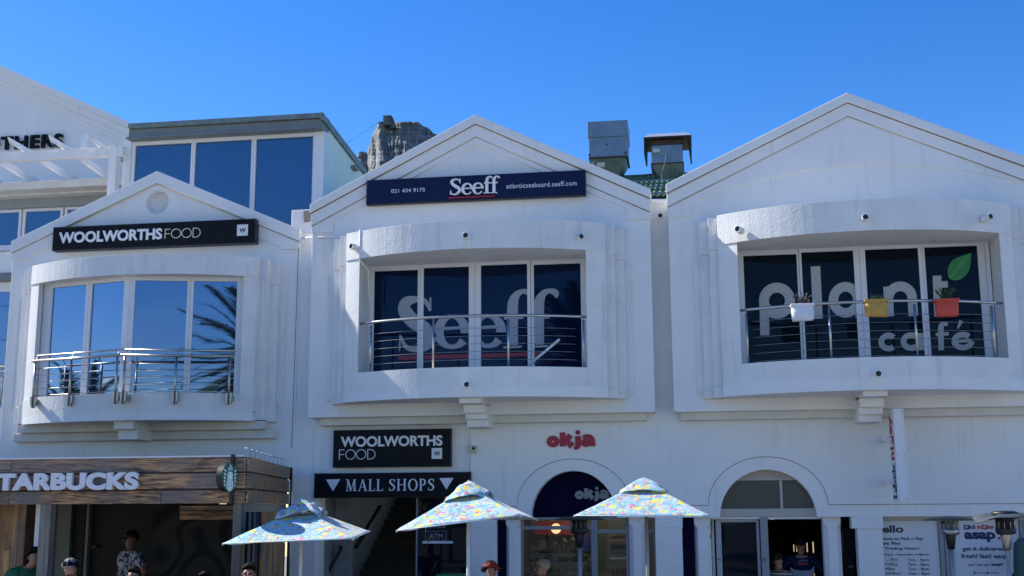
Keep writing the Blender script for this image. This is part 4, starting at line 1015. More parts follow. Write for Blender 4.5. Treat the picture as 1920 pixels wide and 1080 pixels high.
MB().box(X(-300, 470, Yv), X(262, 470, Yv), Yv-.1, Yv+.1, zz0-.05, zz0+.01).build('window_sill', M['frame'], to_)
# lower storey with a strip of window and railing at the picture's left edge
Yl = 22.4
zc0 = Z(10, 512, Yl)
MB().box(-22, X(30, 500, Yl), Yl, Yl+1.7, zc0, Z(10, 474, Yl)).build('lower_wall', M['stucco'], to_, .01)
MB().box(-22, X(27, 520, Yl), Yl-.06, Yl+.3, Z(10, 527, Yl), zc0-.01).build('roller_box', M['roofgrey'], to_, .01)
MB().box(-22, X(25, 540, Yl), Yl+.1, Yl+.2, Z(10, 541, Yl), Z(10, 527, Yl)).build('lower_window_head', M['frame'], to_, .005)
w_ = MB().prism([(-22, Z(10, 790, Yl)), (X(24, 640, Yl), Z(10, 790, Yl)), (X(24, 640, Yl), Z(10, 541, Yl)), (-22, Z(10, 541, Yl))], Yl+.1, Yl+.18, [[(-21.5, Z(10, 765, Yl)), (X(18, 640, Yl), Z(10, 765, Yl)), (X(18, 640, Yl), Z(10, 545, Yl)), (-21.5, Z(10, 545, Yl))]]).build('window', M['frame'], to_)
MB().box(-21.6, X(20, 640, Yl), Yl+.13, Yl+.145, Z(10, 767, Yl), Z(10, 543, Yl)).build('pane', M['glass_blue'], w_)
MB().box(-22, X(12, 800, Yl), Yl-.05, Yl+1, 0, Z(8, 790, Yl)-.002).build('base_wall', M['stucco'], to_)
tr_ = thing('balcony_railing', 'steel railing section at the very left edge of the picture', 'railing', at(5, 700, 21.6))
for yy, r_ in ((687, .02), (696, .016)): MB().tube([(-16, 21.6, Z(5, yy, 21.6)), (X(9, yy, 21.6), 21.6, Z(5, yy, 21.6))], r_, 8).build('handrail', M['steel'], tr_)
MB().tube([(X(4, 700, 21.6), 21.6, Z(5, 687, 21.6)), (X(4, 700, 21.6), 21.6, Z(5, 760, 21.6))], .018, 8).build('post', M['steel_dull'], tr_)

# pergola
tg = thing('pergola', 'white timber pergola with slanting rafters in front of the dark letters', 'pergola', (-12, 22.5, 8))
Yg = 22.3
za0, za1 = Z(120, 297, Yg), Z(120, 280, Yg)
MB().box(-20, X(230, 285, Yg), Yg, Yg+.12, za0, za1).build('front_beam', M['stucco'], tg, .01)
MB().box(X(204, 320, Yg), X(218.5, 320, Yg), Yg-.04, Yg+.16, 6.3, za1-.01).build('post', M['stucco'], tg, .01)
MB().box(X(206, 280, Yg), X(218, 280, Yg), Yg-.05, Yg+.17, za1-.012, za1+.03).build('post_cap', M['frame'], tg, .006)
for p in (-115, -40, 37, 112, 180):
    # rafter running back over the beam, front end cut to a point
    xa = X(p, 290, Yg); zz = za1-.02
    MB().hexa([(xa, Yg-.40, zz+.08), (xa+.045, Yg-.40, zz+.08), (xa+.045, 24.6, zz-.09), (xa, 24.6, zz-.09)], [(xa, Yg-.50, zz+.18), (xa+.045, Yg-.50, zz+.18), (xa+.045, 24.6, zz+.10), (xa, 24.6, zz+.10)]).build('rafter', M['stucco'], tg, .006)
MB().box(-20, X(245, 330, 24.4), 24.4, 24.6, za0-.35, za1-.25).build('rear_beam', M['beige'], tg, .01)
tf = MB().box(X(150, 275, 23.5), X(162, 275, 23.5), 23.5, 23.55, Z(165, 276, 23.5), Z(165, 252, 23.5)).build('floodlight_arm', M['frame'])
tag(tf, 'small white bracket standing above the pergola beam near its right end', 'bracket')

# ---------------- rooftop behind the middle gable: green sheet roof and two ducts
YR = 24.0
tq = thing('green_roof', 'green corrugated metal roof showing in the gap between the two gables', 'roof', (-1, 25, 6))
zr0, zr1 = Z(1236, 372, 22), Z(1236, 327, 24.5)
n = 46; xl_, xr2 = -3.2, 1.6; vs = []; fs = []
for i in range(n*4+1):
    x = xl_+(xr2-xl_)*i/(n*4); dz = .018*math.sin(i*math.pi/2)
    vs += [(x, 21.2, Z(1236, 366, 21.2)+dz), (x, 25.5, Z(1236, 326, 25.5)+dz), (x, 21.2, Z(1236, 366, 21.2)+dz-.01), (x, 25.5, Z(1236, 326, 25.5)+dz-.01)]
for i in range(n*4):
    a = i*4; fs += [(a, a+1, a+5, a+4), (a+2, a+6, a+7, a+3), (a, a+4, a+6, a+2)]
MB().add(vs, fs).build('corrugated_sheet', mat('corrugated_green', (.30, .36, .26), .5, metal=.2, var=.5, vscale=5, col2=(.05, .14, .09)), tq)
for k in range(7):   # horizontal laps seen in the gap
    yy = 21.3+k*.62; z = Z(1236, 366, 21.2)+(Z(1236, 326, 25.5)-Z(1236, 366, 21.2))*(yy-21.2)/4.3
    MB().box(xl_, xr2, yy, yy+.3, z+.0, z+.05).build('sheet_lap', M['green_roof'] if k % 2 else M['galv2'], tq)
MB().hexa([at(1172, 337, 25), at(1222, 330, 25), at(1222, 330, 25.6), at(1172, 337, 25.6)], [at(1172, 333, 25), at(1222, 325, 25), at(1222, 325, 25.6), at(1172, 333, 25.6)]).build('ridge_cap', M['green_roof'], tq)
MB().box(X(1221, 380, 20.6), X(1258, 380, 20.6), 20.5, 21.2, 6.5, Z(1236, 376, 20.6)).build('valley_box', M['stucco2'], tq)

def duct1():
    Y = 24.2; t = thing('exhaust_duct', 'tall square grey exhaust duct with a tapered base, left of the pair', 'duct', at(1140, 320, Y))
    x0, x1 = X(1104, 250, Y), X(1175, 250, Y); D = .85
    MB().box(x0-.02, x1+.02, Y-.02, Y+D, Z(1140, 256.5, Y), Z(1140, 227, Y)).build('upper_box', M['galv'], t, .005)
    MB().box(x0, x1, Y, Y+D-.04, Z(1140, 294, Y), Z(1140, 256.5, Y)).build('lower_box', M['galv'], t, .005)
    MB().box(x0-.01, x1+.01, Y-.01, Y+D, Z(1140, 296.5, Y), Z(1140, 293, Y)).build('bottom_flange', M['rust'], t)
    zb_, zt_ = Z(1140, 316, Y), Z(1140, 296.5, Y); m = .0
    MB().hexa([(x0+.20, Y+.2, zb_-.1), (x1-.18, Y+.2, zb_-.1), (x1-.18, Y+D-.2, zb_-.1), (x0+.20, Y+D-.2, zb_-.1)], [(x0+.02, Y+.02, zt_), (x1-.02, Y+.02, zt_), (x1-.02, Y+D-.06, zt_), (x0+.02, Y+D-.06, zt_)]).build('tapered_base', M['galv2'], t, .004)
    MB().box(x0+.2, x1-.18, Y+.2, Y+D-.2, 6.5, zb_-.1).build('riser', M['galv2'], t)
    p = at(1128, 309, Y+.02); MB().box(p.x-.09, p.x+.07, Y-.02, Y+.12, p.z-.045, p.z+.045).build('switch_box', M['cream'], t, .01)
    p = at(1138, 270.5, Y); MB().ball((p.x, Y-.005, p.z), .018, 8, 6).build('bolt', M['rust'], t)
    for pp in ((1105.5, 291.5), (1173, 287)):
        p = at(pp[0], pp[1], Y); MB().box(p.x-.02, p.x+.02, Y-.012, Y, p.z-.02, p.z+.03).build('clip', M['black'], t)
duct1()
def duct2():
    Y = 24.0; t = thing('exhaust_duct', 'square exhaust duct with a wide black rain cap and hanging cable', 'duct', at(1250, 340, Y))
    x0, x1 = X(1221.5, 290, Y), X(1280, 290, Y); D = .75
    zc0_, zc1_ = Z(1250, 289, Y), Z(1250, 259, Y)
    xa, xb = X(1207.5, 270, Y), X(1296.5, 270, Y)
    MB().prism([(xa, zc0_), (xa+.03, zc0_), (xa+.045, zc1_-.03), (xb-.06, zc1_-.03), (xb-.03, zc0_), (xb, zc0_), (xb, zc1_), (xa, zc1_)], Y-.12, Y+D+.1).build('cap_skirt', M['black'], t, .004)
    MB().hexa([(xa-.01, Y-.15, zc1_), (xb+.01, Y-.15, zc1_), (xb+.01, Y+D+.12, zc1_), (xa-.01, Y+D+.12, zc1_)], [(xa+.10, Y+.05, zc1_+.12), (xb-.10, Y+.05, zc1_+.12), (xb-.10, Y+D, zc1_+.12), (xa+.10, Y+D, zc1_+.12)]).build('cap_top', mat('bright_zinc', (.6, .62, .64), .35, metal=.5), t, .004)
    MB().box(x0+.01, x1-.01, Y+.02, Y+D, Z(1250, 272, Y), zc1_-.02).build('neck', M['rust'], t)
    MB().box(x0, x1, Y, Y+D, Z(1250, 305.5, Y), Z(1250, 271.5, Y)).build('fan_box', M['galv'], t, .01)
    MB().box(x0-.02, x1+.02, Y-.02, Y+D, Z(1250, 307, Y), Z(1250, 305, Y)).build('flange', M['rust'], t)
    zt_, zb_ = Z(1250, 307, Y), Z(1250, 330, Y)
    MB().hexa([(x0+.14, Y+.14, zb_), (x1-.12, Y+.14, zb_), (x1-.12, Y+D-.14, zb_), (x0+.14, Y+D-.14, zb_)], [(x0-.01, Y, zt_), (x1+.01, Y, zt_), (x1+.01, Y+D, zt_), (x0-.01, Y+D, zt_)]).build('tapered_base', M['galv2'], t, .004)
    MB().box(X(1233.5, 340, Y), X(1268, 340, Y), Y+.15, Y+D-.15, 6.5, zb_).build('green_riser', M['green_roof'], t)
    p = at(1231, 283, Y); MB().box(p.x-.08, p.x+.07, Y-.05, Y+.02, p.z-.045, p.z+.045).build('switch_box', M['cream'], t, .01)
    MB().tube([at(1240, 287, Y-.03), at(1248, 291, Y-.03), at(1247, 302, Y-.03), at(1244, 313, Y+.02), at(1240, 323, Y+.1), at(1241, 338, Y+.1), at(1244, 352, Y+.1)], .012, 6).build('cable', M['cream'], t)
    MB().lathe(at(1243, 353, Y+.08), [(.09, -.05), (.05, 0), (.015, .06)], 10).build('cable_gland', M['cream'], t)
duct2()

# ---------------- cafe pavilion (timber clad box standing out from the facade)
tc_ = thing('cafe_pavilion', 'timber clad coffee shop front standing forward of the left building', 'shop', (-8, 17, 0))
YF_ = 15.8
C0 = at(463, 854, YF_); C1 = Vector((X(541, 875, YW-.06), YW-.06, 0))
zt_ = at(463, 854, YF_).z; zb_ = Z(457.5, 943, YF_)
sdir = Vector((C1.x-C0.x, C1.y-C0.y, 0)); SL = sdir.length; sdir.normalize(); snrm = Vector((sdir.y, -sdir.x, 0))
def zrow(px, py): return Z(px, py, YF_)
rows = [(zrow(400, 884), zrow(400, 857.2)), (zrow(400, 915.5), zrow(400, 887.5)), (zrow(400, 943.6), zrow(400, 919.2))]
xs_break = [-13.2, X(-60, 880, YF_), X(22, 880, YF_), X(238, 880, YF_), X(463, 880, YF_)-.0]
breaks = [[-14, X(22, 870, YF_), C0.x-.01], [-14, X(250, 900, YF_), C0.x-.01], [-14, X(17, 930, YF_), X(302, 930, YF_), C0.x-.01]]
for k, (a, b) in enumerate(rows):
    B_ = breaks[k]
    for i in range(len(B_)-1):
        MB().box(B_[i]+.004, B_[i+1]-.004, YF_+random.uniform(-.006, .006), YF_+.035, a, b).build('plank', M['plank'], tc_, .004)
    # corner piece and side planks
    def SP(s_, off, z): q = Vector((C0.x, C0.y, 0))+sdir*s_+snrm*off; return (q.x, q.y, z)
    for s0, s1 in (((.02, SL-.05),) if k != 1 else ((.02, SL-.05),)):
        MB().hexa([SP(s0, 0, a), SP(s0, .035, a), SP(s1, .035, a), SP(s1, 0, a)], [SP(s0, 0, b), SP(s0, .035, b), SP(s1, .035, b), SP(s1, 0, b)]).build('side_plank', M['plank'], tc_, .004)
# reddish backing planks behind the gaps
for k in (0, 1):
    a = rows[k+1][1]-.05; b = rows[k][0]+.05
    MB().box(-14, C0.x-.03, YF_+.036, YF_+.06, a, b).build('backing_plank', M['plankin'], tc_)
    MB().hexa([SP(.05, -.03, a), SP(.05, -.004, a), SP(SL-.05, -.004, a), SP(SL-.05, -.03, a)], [SP(.05, -.03, b), SP(.05, -.004, b), SP(SL-.05, -.004, b), SP(SL-.05, -.03, b)]).build('backing_plank', M['plankin'], tc_)
# roof slab, white drip edge, corner steel post
MB().prism([(-14, YF_+.07), (C0.x-.06, YF_+.07), (C1.x-.06, YW-.02), (-14, YW-.02)], rows[2][0]+.03, rows[0][1]-.02, axis='z').build('roof_slab', M['dark'], tc_)
MB().box(-14, X(457, 853, YF_), YF_-.03, YF_+.1, rows[0][1]+.002, rows[0][1]+.022).build('drip_edge', M['frame'], tc_)
MB().box(X(434.5, 900, YF_), X(440.5, 900, YF_), YF_-.06, YF_-.012, zrow(437, 945), zrow(437, 852)).build('steel_post', M['black'], tc_)
q = SP(SL-.05, .0, 0); MB().tube([(q[0]+.05, q[1], rows[0][1]), (q[0]+.05, q[1], .1)], .03, 8).build('downpipe', M['black'], tc_)
q2 = SP(SL-.2, .05, 0); MB().tube([(q2[0], q2[1], rows[1][1]), (q2[0], q2[1], rows[2][0])], .012, 6).build('light_strip', M['frame'], tc_)
# corner cladding block and columns
MB().box(X(437, 1000, YF_+.06), X(453, 1000, YF_+.06), YF_+.03, YF_+.17, -.0, rows[2][0]+.03).build('timber_post', M['post'], tc_, .005)
MB().box(X(74.5, 1000, YF_+.06), X(95, 1000, YF_+.06), YF_+.03, YF_+.17, -.0, rows[2][0]+.03).build('timber_post', M['post'], tc_, .005)
# vertical boards, left wall (front) and the side wall
bw = .105; x = X(46, 1000, YF_+.75)
k = 0
while x > -12.3 and k < 26:
    h = random.uniform(.3, 2.1); x0_b = x-bw+.004
    MB().box(x0_b, x, YF_+.75+random.uniform(0, .012), YF_+.78, 0, h).build('board', M['vboard'], tc_, .003)
    MB().box(x0_b, x, YF_+.75+random.uniform(0, .012), YF_+.78, h+.005, rows[2][0]+.04).build('board', M['vboard'], tc_, .003)
    x -= bw; k += 1
bx('board_return', M['plankin'], tc_, X(46, 1000, YF_+.75)+.003, X(66, 1000, YF_+1.4), YF_+.77, YF_+1.4, 0, rows[2][0]+.04)
bx('white_strip', M['frame'], tc_, X(64.5, 1000, YF_+.5), X(73, 1000, YF_+.5), YF_+.5, YF_+.54, Z(70, 1031, YF_+.5), rows[2][0]+.03)
s_ = SL*.40; k = 0
zsb = rows[2][0]-.02
while s_ < SL-.12:
    h = random.choice((random.uniform(1.4, 1.75), random.uniform(.4, 2.0)))
    for a, b in ((0, h), (h+.005, zsb-.03)):
        MB().hexa([SP(s_, -.06, a), SP(s_, -.02, a), SP(s_+.215, -.02, a), SP(s_+.215, -.06, a)], [SP(s_, -.06, b), SP(s_, -.02, b), SP(s_+.215, -.02, b), SP(s_+.215, -.06, b)]).build('board', M['vboard'], tc_, .003)
    s_ += .22
MB().hexa([SP(.12, -.08, zsb-.10), SP(.12, -.01, zsb-.10), SP(SL-.1, -.01, zsb-.10), SP(SL-.1, -.08, zsb-.10)], [SP(.12, -.08, zsb+.02), SP(.12, -.01, zsb+.02), SP(SL-.1, -.01, zsb+.02), SP(SL-.1, -.08, zsb+.02)]).build('lintel', M['roofgrey'], tc_)
for k, s0 in enumerate((.20, .62, 1.05)):
    w_ = MB().hexa([SP(s0, -.08, 0), SP(s0, -.03, 0), SP(s0+.05, -.03, 0), SP(s0+.05, -.08, 0)], [SP(s0, -.08, zsb-.1), SP(s0, -.03, zsb-.1), SP(s0+.05, -.03, zsb-.1), SP(s0+.05, -.08, zsb-.1)]).build('window_bar', M['roofgrey'], tc_)
MB().hexa([SP(.18, -.062, 0), SP(.18, -.05, 0), SP(SL*.4, -.05, 0), SP(SL*.4, -.062, 0)], [SP(.18, -.062, zsb-.1), SP(.18, -.05, zsb-.1), SP(SL*.4, -.05, zsb-.1), SP(SL*.4, -.062, zsb-.1)]).build('side_pane', M['glass_dark'], tc_)
# interior
YI = 19.9
bx('floor', M['concrete'], tc_, -14, C1.x, YF_+.2, YI+.1, -.05, .14)
bx('rear_wall', M['darkwall'], tc_, X(158, 1000, YI), X(290, 1000, YI), YI, YI+.1, .14, 2.5)
bx('mural_wall', M['mural'], tc_, X(283, 1000, YI-.1), X(470, 1000, YI-.1), YI-.1, YI, .14, 2.5)
bx('wall_panel', mat('blue_panel', (.02, .13, .25), .6), tc_, X(96, 1000, YI), X(106, 1000, YI), YI-.1, YI+.1, .14, 2.5)
bx('wall_panel', M['greywall'], tc_, X(106, 1000, YI), X(117, 1000, YI), YI-.06, YI+.1, .14, 2.5)
bx('wall_panel', M['tile'], tc_, X(118, 1000, YI), X(137, 1000, YI), YI-.1, YI+.1, .14, 2.5)
bx('door', M['darkwall'], tc_, X(137.5, 1000, YI), X(158, 1000, YI), YI-.02, YI+.1, .14, 2.5)
bx('door_jamb', M['greywall'], tc_, X(160, 1000, YI-.1), X(165, 1000, YI-.1), YI-.1, YI, .14, 2.5)
bx('door_handle', M['black'], tc_, X(169, 1025, YI-.1), X(180, 1025, YI-.1), YI-.08, YI-.002, Z(170, 1028, YI), Z(170, 1022, YI))
bx('side_screen', M['dark'], tc_, -14, X(96, 1000, YI), YI-.1, YI+.1, .14, 2.5)
for k in range(3):
    p0, p1 = at(337, 948+k*9, 17.2), at(400, 948+k*9, 17.2)
    MB().box(p0.x, p1.x+.35, 17.2, 17.23, p0.z-.066, p0.z-.004).build('hanging_plank', M['plank'], tc_, .003)
p = at(418, 942.5, YF_+.3); MB().lathe((p.x, p.y, p.z-.02), [(.0, 0), (.05, 0), (.05, .04)], 14).build('downlight', M['led'], tc_)
# letters
s6 = thing('raised_lettering', 'big white raised letters on the timber fascia', 'sign', (X(100, 900, YF_), YF_-.1, zb_))
text_on(s6, 'STARBUCKS', (-31, 920.5), (260, 885), YF_-.10, mat_=M['letter'], depth=.05, bold=.055, spacing=1.04)
# disc logo
def logo():
    c = at(425, 895, YF_-.27); t = thing('disc_sign', 'round green and white disc sign on the dark post at the corner', 'sign', c)
    ang = R(80); nrm = Vector((math.sin(ang), -math.cos(ang), 0)); u = Vector((math.cos(ang), math.sin(ang), 0)); zv = Vector((0, 0, 1)); r = .19
    def disc(rr, o0, o1, name, mt, n=44):
        vs = [c+u*rr*math.cos(2*math.pi*k/n)+zv*rr*math.sin(2*math.pi*k/n)+nrm*o for o in (o0, o1) for k in range(n)]
        return MB().add(vs, [tuple(range(n)), tuple(range(2*n-1, n-1, -1))] + [(k, (k+1) % n, (k+1) % n+n, k+n) for k in range(n)]).build(name, mt, t)
    disc(r, -.045, .045, 'drum', M['black']); disc(r*.985, .0455, .050, 'face', M['logogreen'])
    def mp(a, b): return c+u*(a*r)+zv*(b*r)+nrm*.054
    d = nrm*-.003
    def st(strokes, name='emblem_stroke', mt=M['logowhite']):
        for k, (cl, pts) in enumerate(strokes):
            mb = MB(); ribbon(mb, pts, mp, d, nrm*(.0006*k), cl); mb.build(name, mt, t, fix=False)
    st([(False, [(-.20, .42, .02), (-.26, .66, .14), (-.12, .52, .1), (0, .74, .14), (.12, .52, .1), (.26, .66, .14), (.20, .42, .02)]), (False, [(0, .70, .2), (0, .92, .02)]),
        (False, [(0, .36, .12), (0, .16, .30), (0, -.02, .26), (0, -.12, .10)])])
    for sg in (-1, 1):
        st([(False, crom([(sg*.10, .38, .10), (sg*.28, .20, .13), (sg*.26, -.15, .10), (sg*.38, -.5, .12), (sg*.30, -.85, .06)], 5)),
            (False, crom([(sg*.16, .1, .06), (sg*.14, -.3, .08), (sg*.22, -.7, .08), (sg*.12, -.95, .05)], 5))])
        for k in range(5):
            y0 = .38-.25*k; st([(False, [(sg*(.52+.02*k), y0, .09), (sg*(.80-.05*max(0, k-2)), y0+.16, .10)])])
    st([(False, [(0, -.12, .08), (0, -.5, .2), (0, -.97, .26)])])
    MB().tube([c+u*.17, Vector((X(437, 895, YF_-.03), YF_-.03, c.z))], .02, 6).build('arm', M['black'], t)
logo()
# bird spikes on the side parapet
ts = thing('bird_spikes', 'row of thin wire bird spikes along the timber side parapet', 'spikes', SP(.1, 0, rows[0][1]))
for k in range(9):
    s0 = .15+k*.45; z = rows[0][1]
    MB().tube([SP(s0, .02, z), SP(s0, .02, z+.12), SP(s0+.02, -.06, z+.13)], .0035, 4).build('spike', M['cable'], ts)
    MB().tube([SP(s0, .02, z+.09), SP(s0+.28, .02, z+.10)], .003, 4).build('spike_wire', M['cable'], ts)

# ---------------- mall entrance: stairs and lobby
tm = thing('mall_stairs', 'dark staircase climbing back from the mall entrance', 'staircase', (X(700, 1050, 26), 24, 0))
xsl = X(688, 1056, 26)
Y0s = 23.8
for k in range(1, 22):
    MB().box(xsl, xsl+2.4, Y0s+.28*(k-1), Y0s+.28*k+.02, 0, .15*k).build('step', M['concrete'], tm)
    MB().box(xsl, xsl+2.4, Y0s+.28*(k-1)-.012, Y0s+.28*(k-1)+.03, .15*k+.001, .15*k+.010).build('nosing', M['nosing'], tm)
tlb = thing('mall_lobby', 'dark open lobby behind the mall sign with grey side walls', 'interior', (X(740, 1000, 22), 22, 0))
bx('side_wall', M['greywall'], tlb, xsl-.5, xsl-.002, 24.2, 31, 0, 4.2)
bx('partition', M['greywall'], tlb, X(624, 1000, 21.5), X(656, 1000, 21.5), 21.5, 21.7, 0, 3.2)
bx('dark_glass', M['glass_dark'], tlb, X(601, 1000, 21.4), X(624, 1000, 21.4)-.01, 21.4, 21.45, 0, 3.2)
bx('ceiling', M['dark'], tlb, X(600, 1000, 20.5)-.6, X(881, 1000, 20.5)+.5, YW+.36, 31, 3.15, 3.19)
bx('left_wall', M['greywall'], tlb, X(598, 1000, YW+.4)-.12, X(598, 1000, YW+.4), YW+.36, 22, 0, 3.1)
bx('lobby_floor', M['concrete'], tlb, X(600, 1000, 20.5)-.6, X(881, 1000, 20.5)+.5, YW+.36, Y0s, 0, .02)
MB().tube([at(713, 950, 23.5), at(667, 1026, 22.3)], .045, 8).build('wall_handrail', M['black'], tlb)
MB().tube([at(609, 1079, 21.2), at(618, 1068, 21.2), at(638, 1032, 21.25), at(641, 1028, 21.3), at(637, 1026, 21.35)], .03, 8).build('stair_handrail', M['black'], tlb)
# glass partition with the cash machine sign
YA = 20.45
ta = thing('glass_partition', 'dark glass partition carrying a small white outlined ATM panel', 'partition', (X(830, 1000, YA), YA, 0))
xa0, xa1 = X(783, 1030, YA), X(875, 1030, YA)
MB().box(xa0, xa1, YA, YA+.02, 0, 2.75).build('pane', M['glass_dark'], ta)
MB().box(xa0-.03, xa0-.001, YA-.01, YA+.04, 0, 2.8).build('edge_profile', M['greywall'], ta)
MB().box(X(874.5, 1030, YW+.3), X(881, 1030, YW+.3), YW+.28, YW+.34, 0, 2.0).build('white_post', M['frame'], ta)
zc_ = lambda p: Z(815, p, YA)
MB().prism([(X(797.5, 1000, YA), zc_(1013)), (X(837, 1000, YA), zc_(1013)), (X(837, 1000, YA), zc_(995.5)), (X(797.5, 1000, YA), zc_(995.5))], YA-.012, YA-.002, [[(X(798.2, 1000, YA), zc_(1012.3)), (X(836.3, 1000, YA), zc_(1012.3)), (X(836.3, 1000, YA), zc_(996.2)), (X(798.2, 1000, YA), zc_(996.2))]]).build('sign_outline', M['decal'], ta)
text_on(ta, 'ATM', (805, 1009.8), (830, 1000.3), YA-.008, mat_=M['decal'], depth=.005)
text_on(ta, 'RE/MAX', (801, 990.5), (836, 985), YA-.008, mat_=M['decal'], depth=.005)
MB().box(X(797.5, 1000, YA), X(799, 1000, YA), YA-.01, YA-.002, zc_(995), zc_(978)).build('sign_edge', M['decal'], ta)
MB().box(X(793, 1016, YA), X(850, 1016, YA), YA-.03, YA-.002, zc_(1019), zc_(1014.5)).build('light_bar', M['letter'], ta)
MB().tube([at(808, 1078, 20.2), at(817, 1054, 20.25), at(821, 1052, 20.3)], .02, 6).build('grab_rail', M['black'], ta)
tgc = MB().box(X(817, 1079, 19.2), X(871, 1079, 19.2), 19.2, 19.6, Z(840, 1092, 19.2), Z(840, 1076.5, 19.2)).build('green_counter', mat('green_lid', (.02, .16, .03), .5), None, .02)
tag(tgc, 'low green lid at the bottom edge in front of the dark glass partition', 'counter')

# ---------------- left arch shop
YK = YW+.22
tk = thing('arched_shopfront', 'shop front under the left arch with navy panel and display counter', 'shop', (ax1, YK, 0))
P = [(ax1-ar1-.05, zl-.0)] ; zsp = zl-.004
MB().prism([(ax1+(ar1+.06)*math.cos(math.pi*k/28), zsp+(at1-zl+.06)*math.sin(math.pi*k/28)) for k in range(29)], YK, YK+.05).build('arch_panel', M['navyfab'], tk)
okja_word(tk, 1078, 1141.5, 938.5, 913, YK-.035, mat('grey_letter', (.22, .22, .23), .5), .02)
fx = lambda p: X(p, 1030, YK)
fz = lambda p: Z(1080, p, YK)
fm = mat('dark_grey_frame', (.22, .23, .26), .5)
for a, b in ((975, 981), (1108.5, 1120.5), (1174, 1181), (1208, 1212), (1226, 1231)): MB().box(fx(a), fx(b), YK, YK+.07, 0, zsp-.02).build('mullion', fm, tk, .004)
for a, b, c, d in ((981, 1108.5, 986, 993), (1120.5, 1174, 993.5, 1000), (1212, 1226, 993.5, 1000)): MB().box(fx(a)+.001, fx(b)-.001, YK+.003, YK+.067, fz(d), fz(c)).build('transom', fm, tk, .004)
MB().box(fx(975), fx(1231), YK-.005, YK+.075, zsp-.02, zsp+.012).build('head_rail', fm, tk)
for a, b in ((981, 1108.5), (1120.5, 1174), (1212, 1226)): MB().box(fx(a), fx(b), YK+.03, YK+.036, 0, zsp-.02).build('shop_pane', M['clear'], tk)
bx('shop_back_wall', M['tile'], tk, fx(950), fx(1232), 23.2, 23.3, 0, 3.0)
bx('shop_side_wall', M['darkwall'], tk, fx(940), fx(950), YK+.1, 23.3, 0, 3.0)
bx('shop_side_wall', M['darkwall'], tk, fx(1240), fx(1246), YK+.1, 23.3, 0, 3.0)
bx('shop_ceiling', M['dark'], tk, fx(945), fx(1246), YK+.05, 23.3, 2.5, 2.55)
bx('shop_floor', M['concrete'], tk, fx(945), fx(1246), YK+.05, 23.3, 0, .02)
# things in the shop
def sbox(name, label, cat, mt, pxa, pya, pxb, pyb, Y, d, bevel=.01, group=None):
    a, b = at(pxa, pyb, Y), at(pxb, pya, Y); o = MB().box(a.x, b.x, Y, Y+d, a.z, b.z).build(name, mt, None, bevel); return tag(o, label, cat, group)
tmn = thing('menu_board', 'row of red menu panels above the shop counter', 'menu board', at(1050, 990, 22.8))
for k in range(6): 
    a, b = at(1004+k*16.2, 1003, 22.8), at(1019.6+k*16.2, 977, 22.8); MB().box(a.x, b.x, 22.8, 22.83, a.z, b.z).build('menu_panel', mat('red_menu', (.36, .02, .025), .5), tmn)
gp = at(1042.5, 991, 20.9); o = MB().ball(gp, .088, 18, 12).build('globe_lamp', M['lamp']); tag(o, 'glowing round globe lamp behind the left arch window', 'lamp')
for lx, lz, le in ((gp.x, 2.38, 6), (gp.x+.75, 2.38, 6)):
    ld = bpy.data.lights.new('shop_ceiling_lamp', 'POINT'); ld.energy = le; ld.color = (1, .78, .55); ld.shadow_soft_size = .08
    lo = bpy.data.objects.new('shop_ceiling_lamp', ld); COL.objects.link(lo); lo.location = (lx, 21.9, lz)
tct = thing('display_counter', 'glass fronted food display counter inside the left arch shop', 'counter', at(1040, 1060, 21.4))
zct = Z(1040, 1033.5, 21.3)
bx('counter_top', M['black'], tct, X(978, 1040, 21.3), X(1109, 1040, 21.3), 21.3, 22.0, zct-.03, zct)
bx('counter_body', M['dark'], tct, X(978, 1040, 21.3), X(1109, 1040, 21.3), 21.36, 22.0, 0, zct-.5)
bx('counter_glass', M['clear'], tct, X(978, 1040, 21.3), X(1109, 1040, 21.3), 21.3, 21.306, zct-.5, zct-.03)
for k in range(2):
    zz = zct-.19-.17*k; bx('shelf', M['cable'], tct, X(978, 1040, 21.3)+.02, X(1109, 1040, 21.3)-.02, 21.34, 21.9, zz-.012, zz)
for k in range(18):
    c_ = random.choice(((.35, .38, .32), (.10, .12, .10), (.3, .12, .06), (.45, .42, .36), (.08, .12, .2)))
    x_ = X(984, 1050, 21.4)+k % 9*.125; zz = zct-.19-.17*(k//9)
    MB().box(x_, x_+.09, 21.40, 21.6, zz+.001, zz+random.uniform(.05, .12)).build('food_tray', mat('food_%d' % k, c_, .6), tct, .008)
for k, px in enumerate((1040, 1056.5, 1073)):
    q = at(px, 1031, 21.5); t_ = thing('biscuit_jar', ('small jar at the left of the three on the shop counter', 'middle jar of the three on the shop counter', 'tall golden lidded jar beside the silver heater pole')[k], 'jar', (q.x, 21.5, zct), 'jars on the shop counter')
    h = (.10, .16, .17)[k]
    MB().lathe((q.x, 21.55, zct), [(0, 0), (.055, 0), (.06, .02), (.06, h), (.04, h+.015)], 14).build('jar_body', mat('jar_%d' % k, (.16, .13, .07), .25, metal=.4), t_)
    MB().lathe((q.x, 21.55, zct+h+.012), [(.045, 0), (.045, .02), (.01, .03), (.012, .05), (0, .055)], 14).build('jar_lid', mat('jar_lid_%d' % k, (.35, .27, .12), .3, metal=.6), t_)
sbox('price_card', 'small pink and white card standing on the shop counter', 'card', mat('card_print', (.42, .16, .18), .6, var=.6, vscale=30, col2=(.5, .5, .5)), 1012, 1013, 1025, 1032, 21.6, .02, 0)
sbox('window_poster', 'purple and blue poster in the shop window beside the mullion', 'poster', mat('poster_print', (.22, .08, .25), .5, var=.3, vscale=14, col2=(.04, .10, .30)), 1091, 1004, 1107.5, 1033, YK+.06, .004, 0)
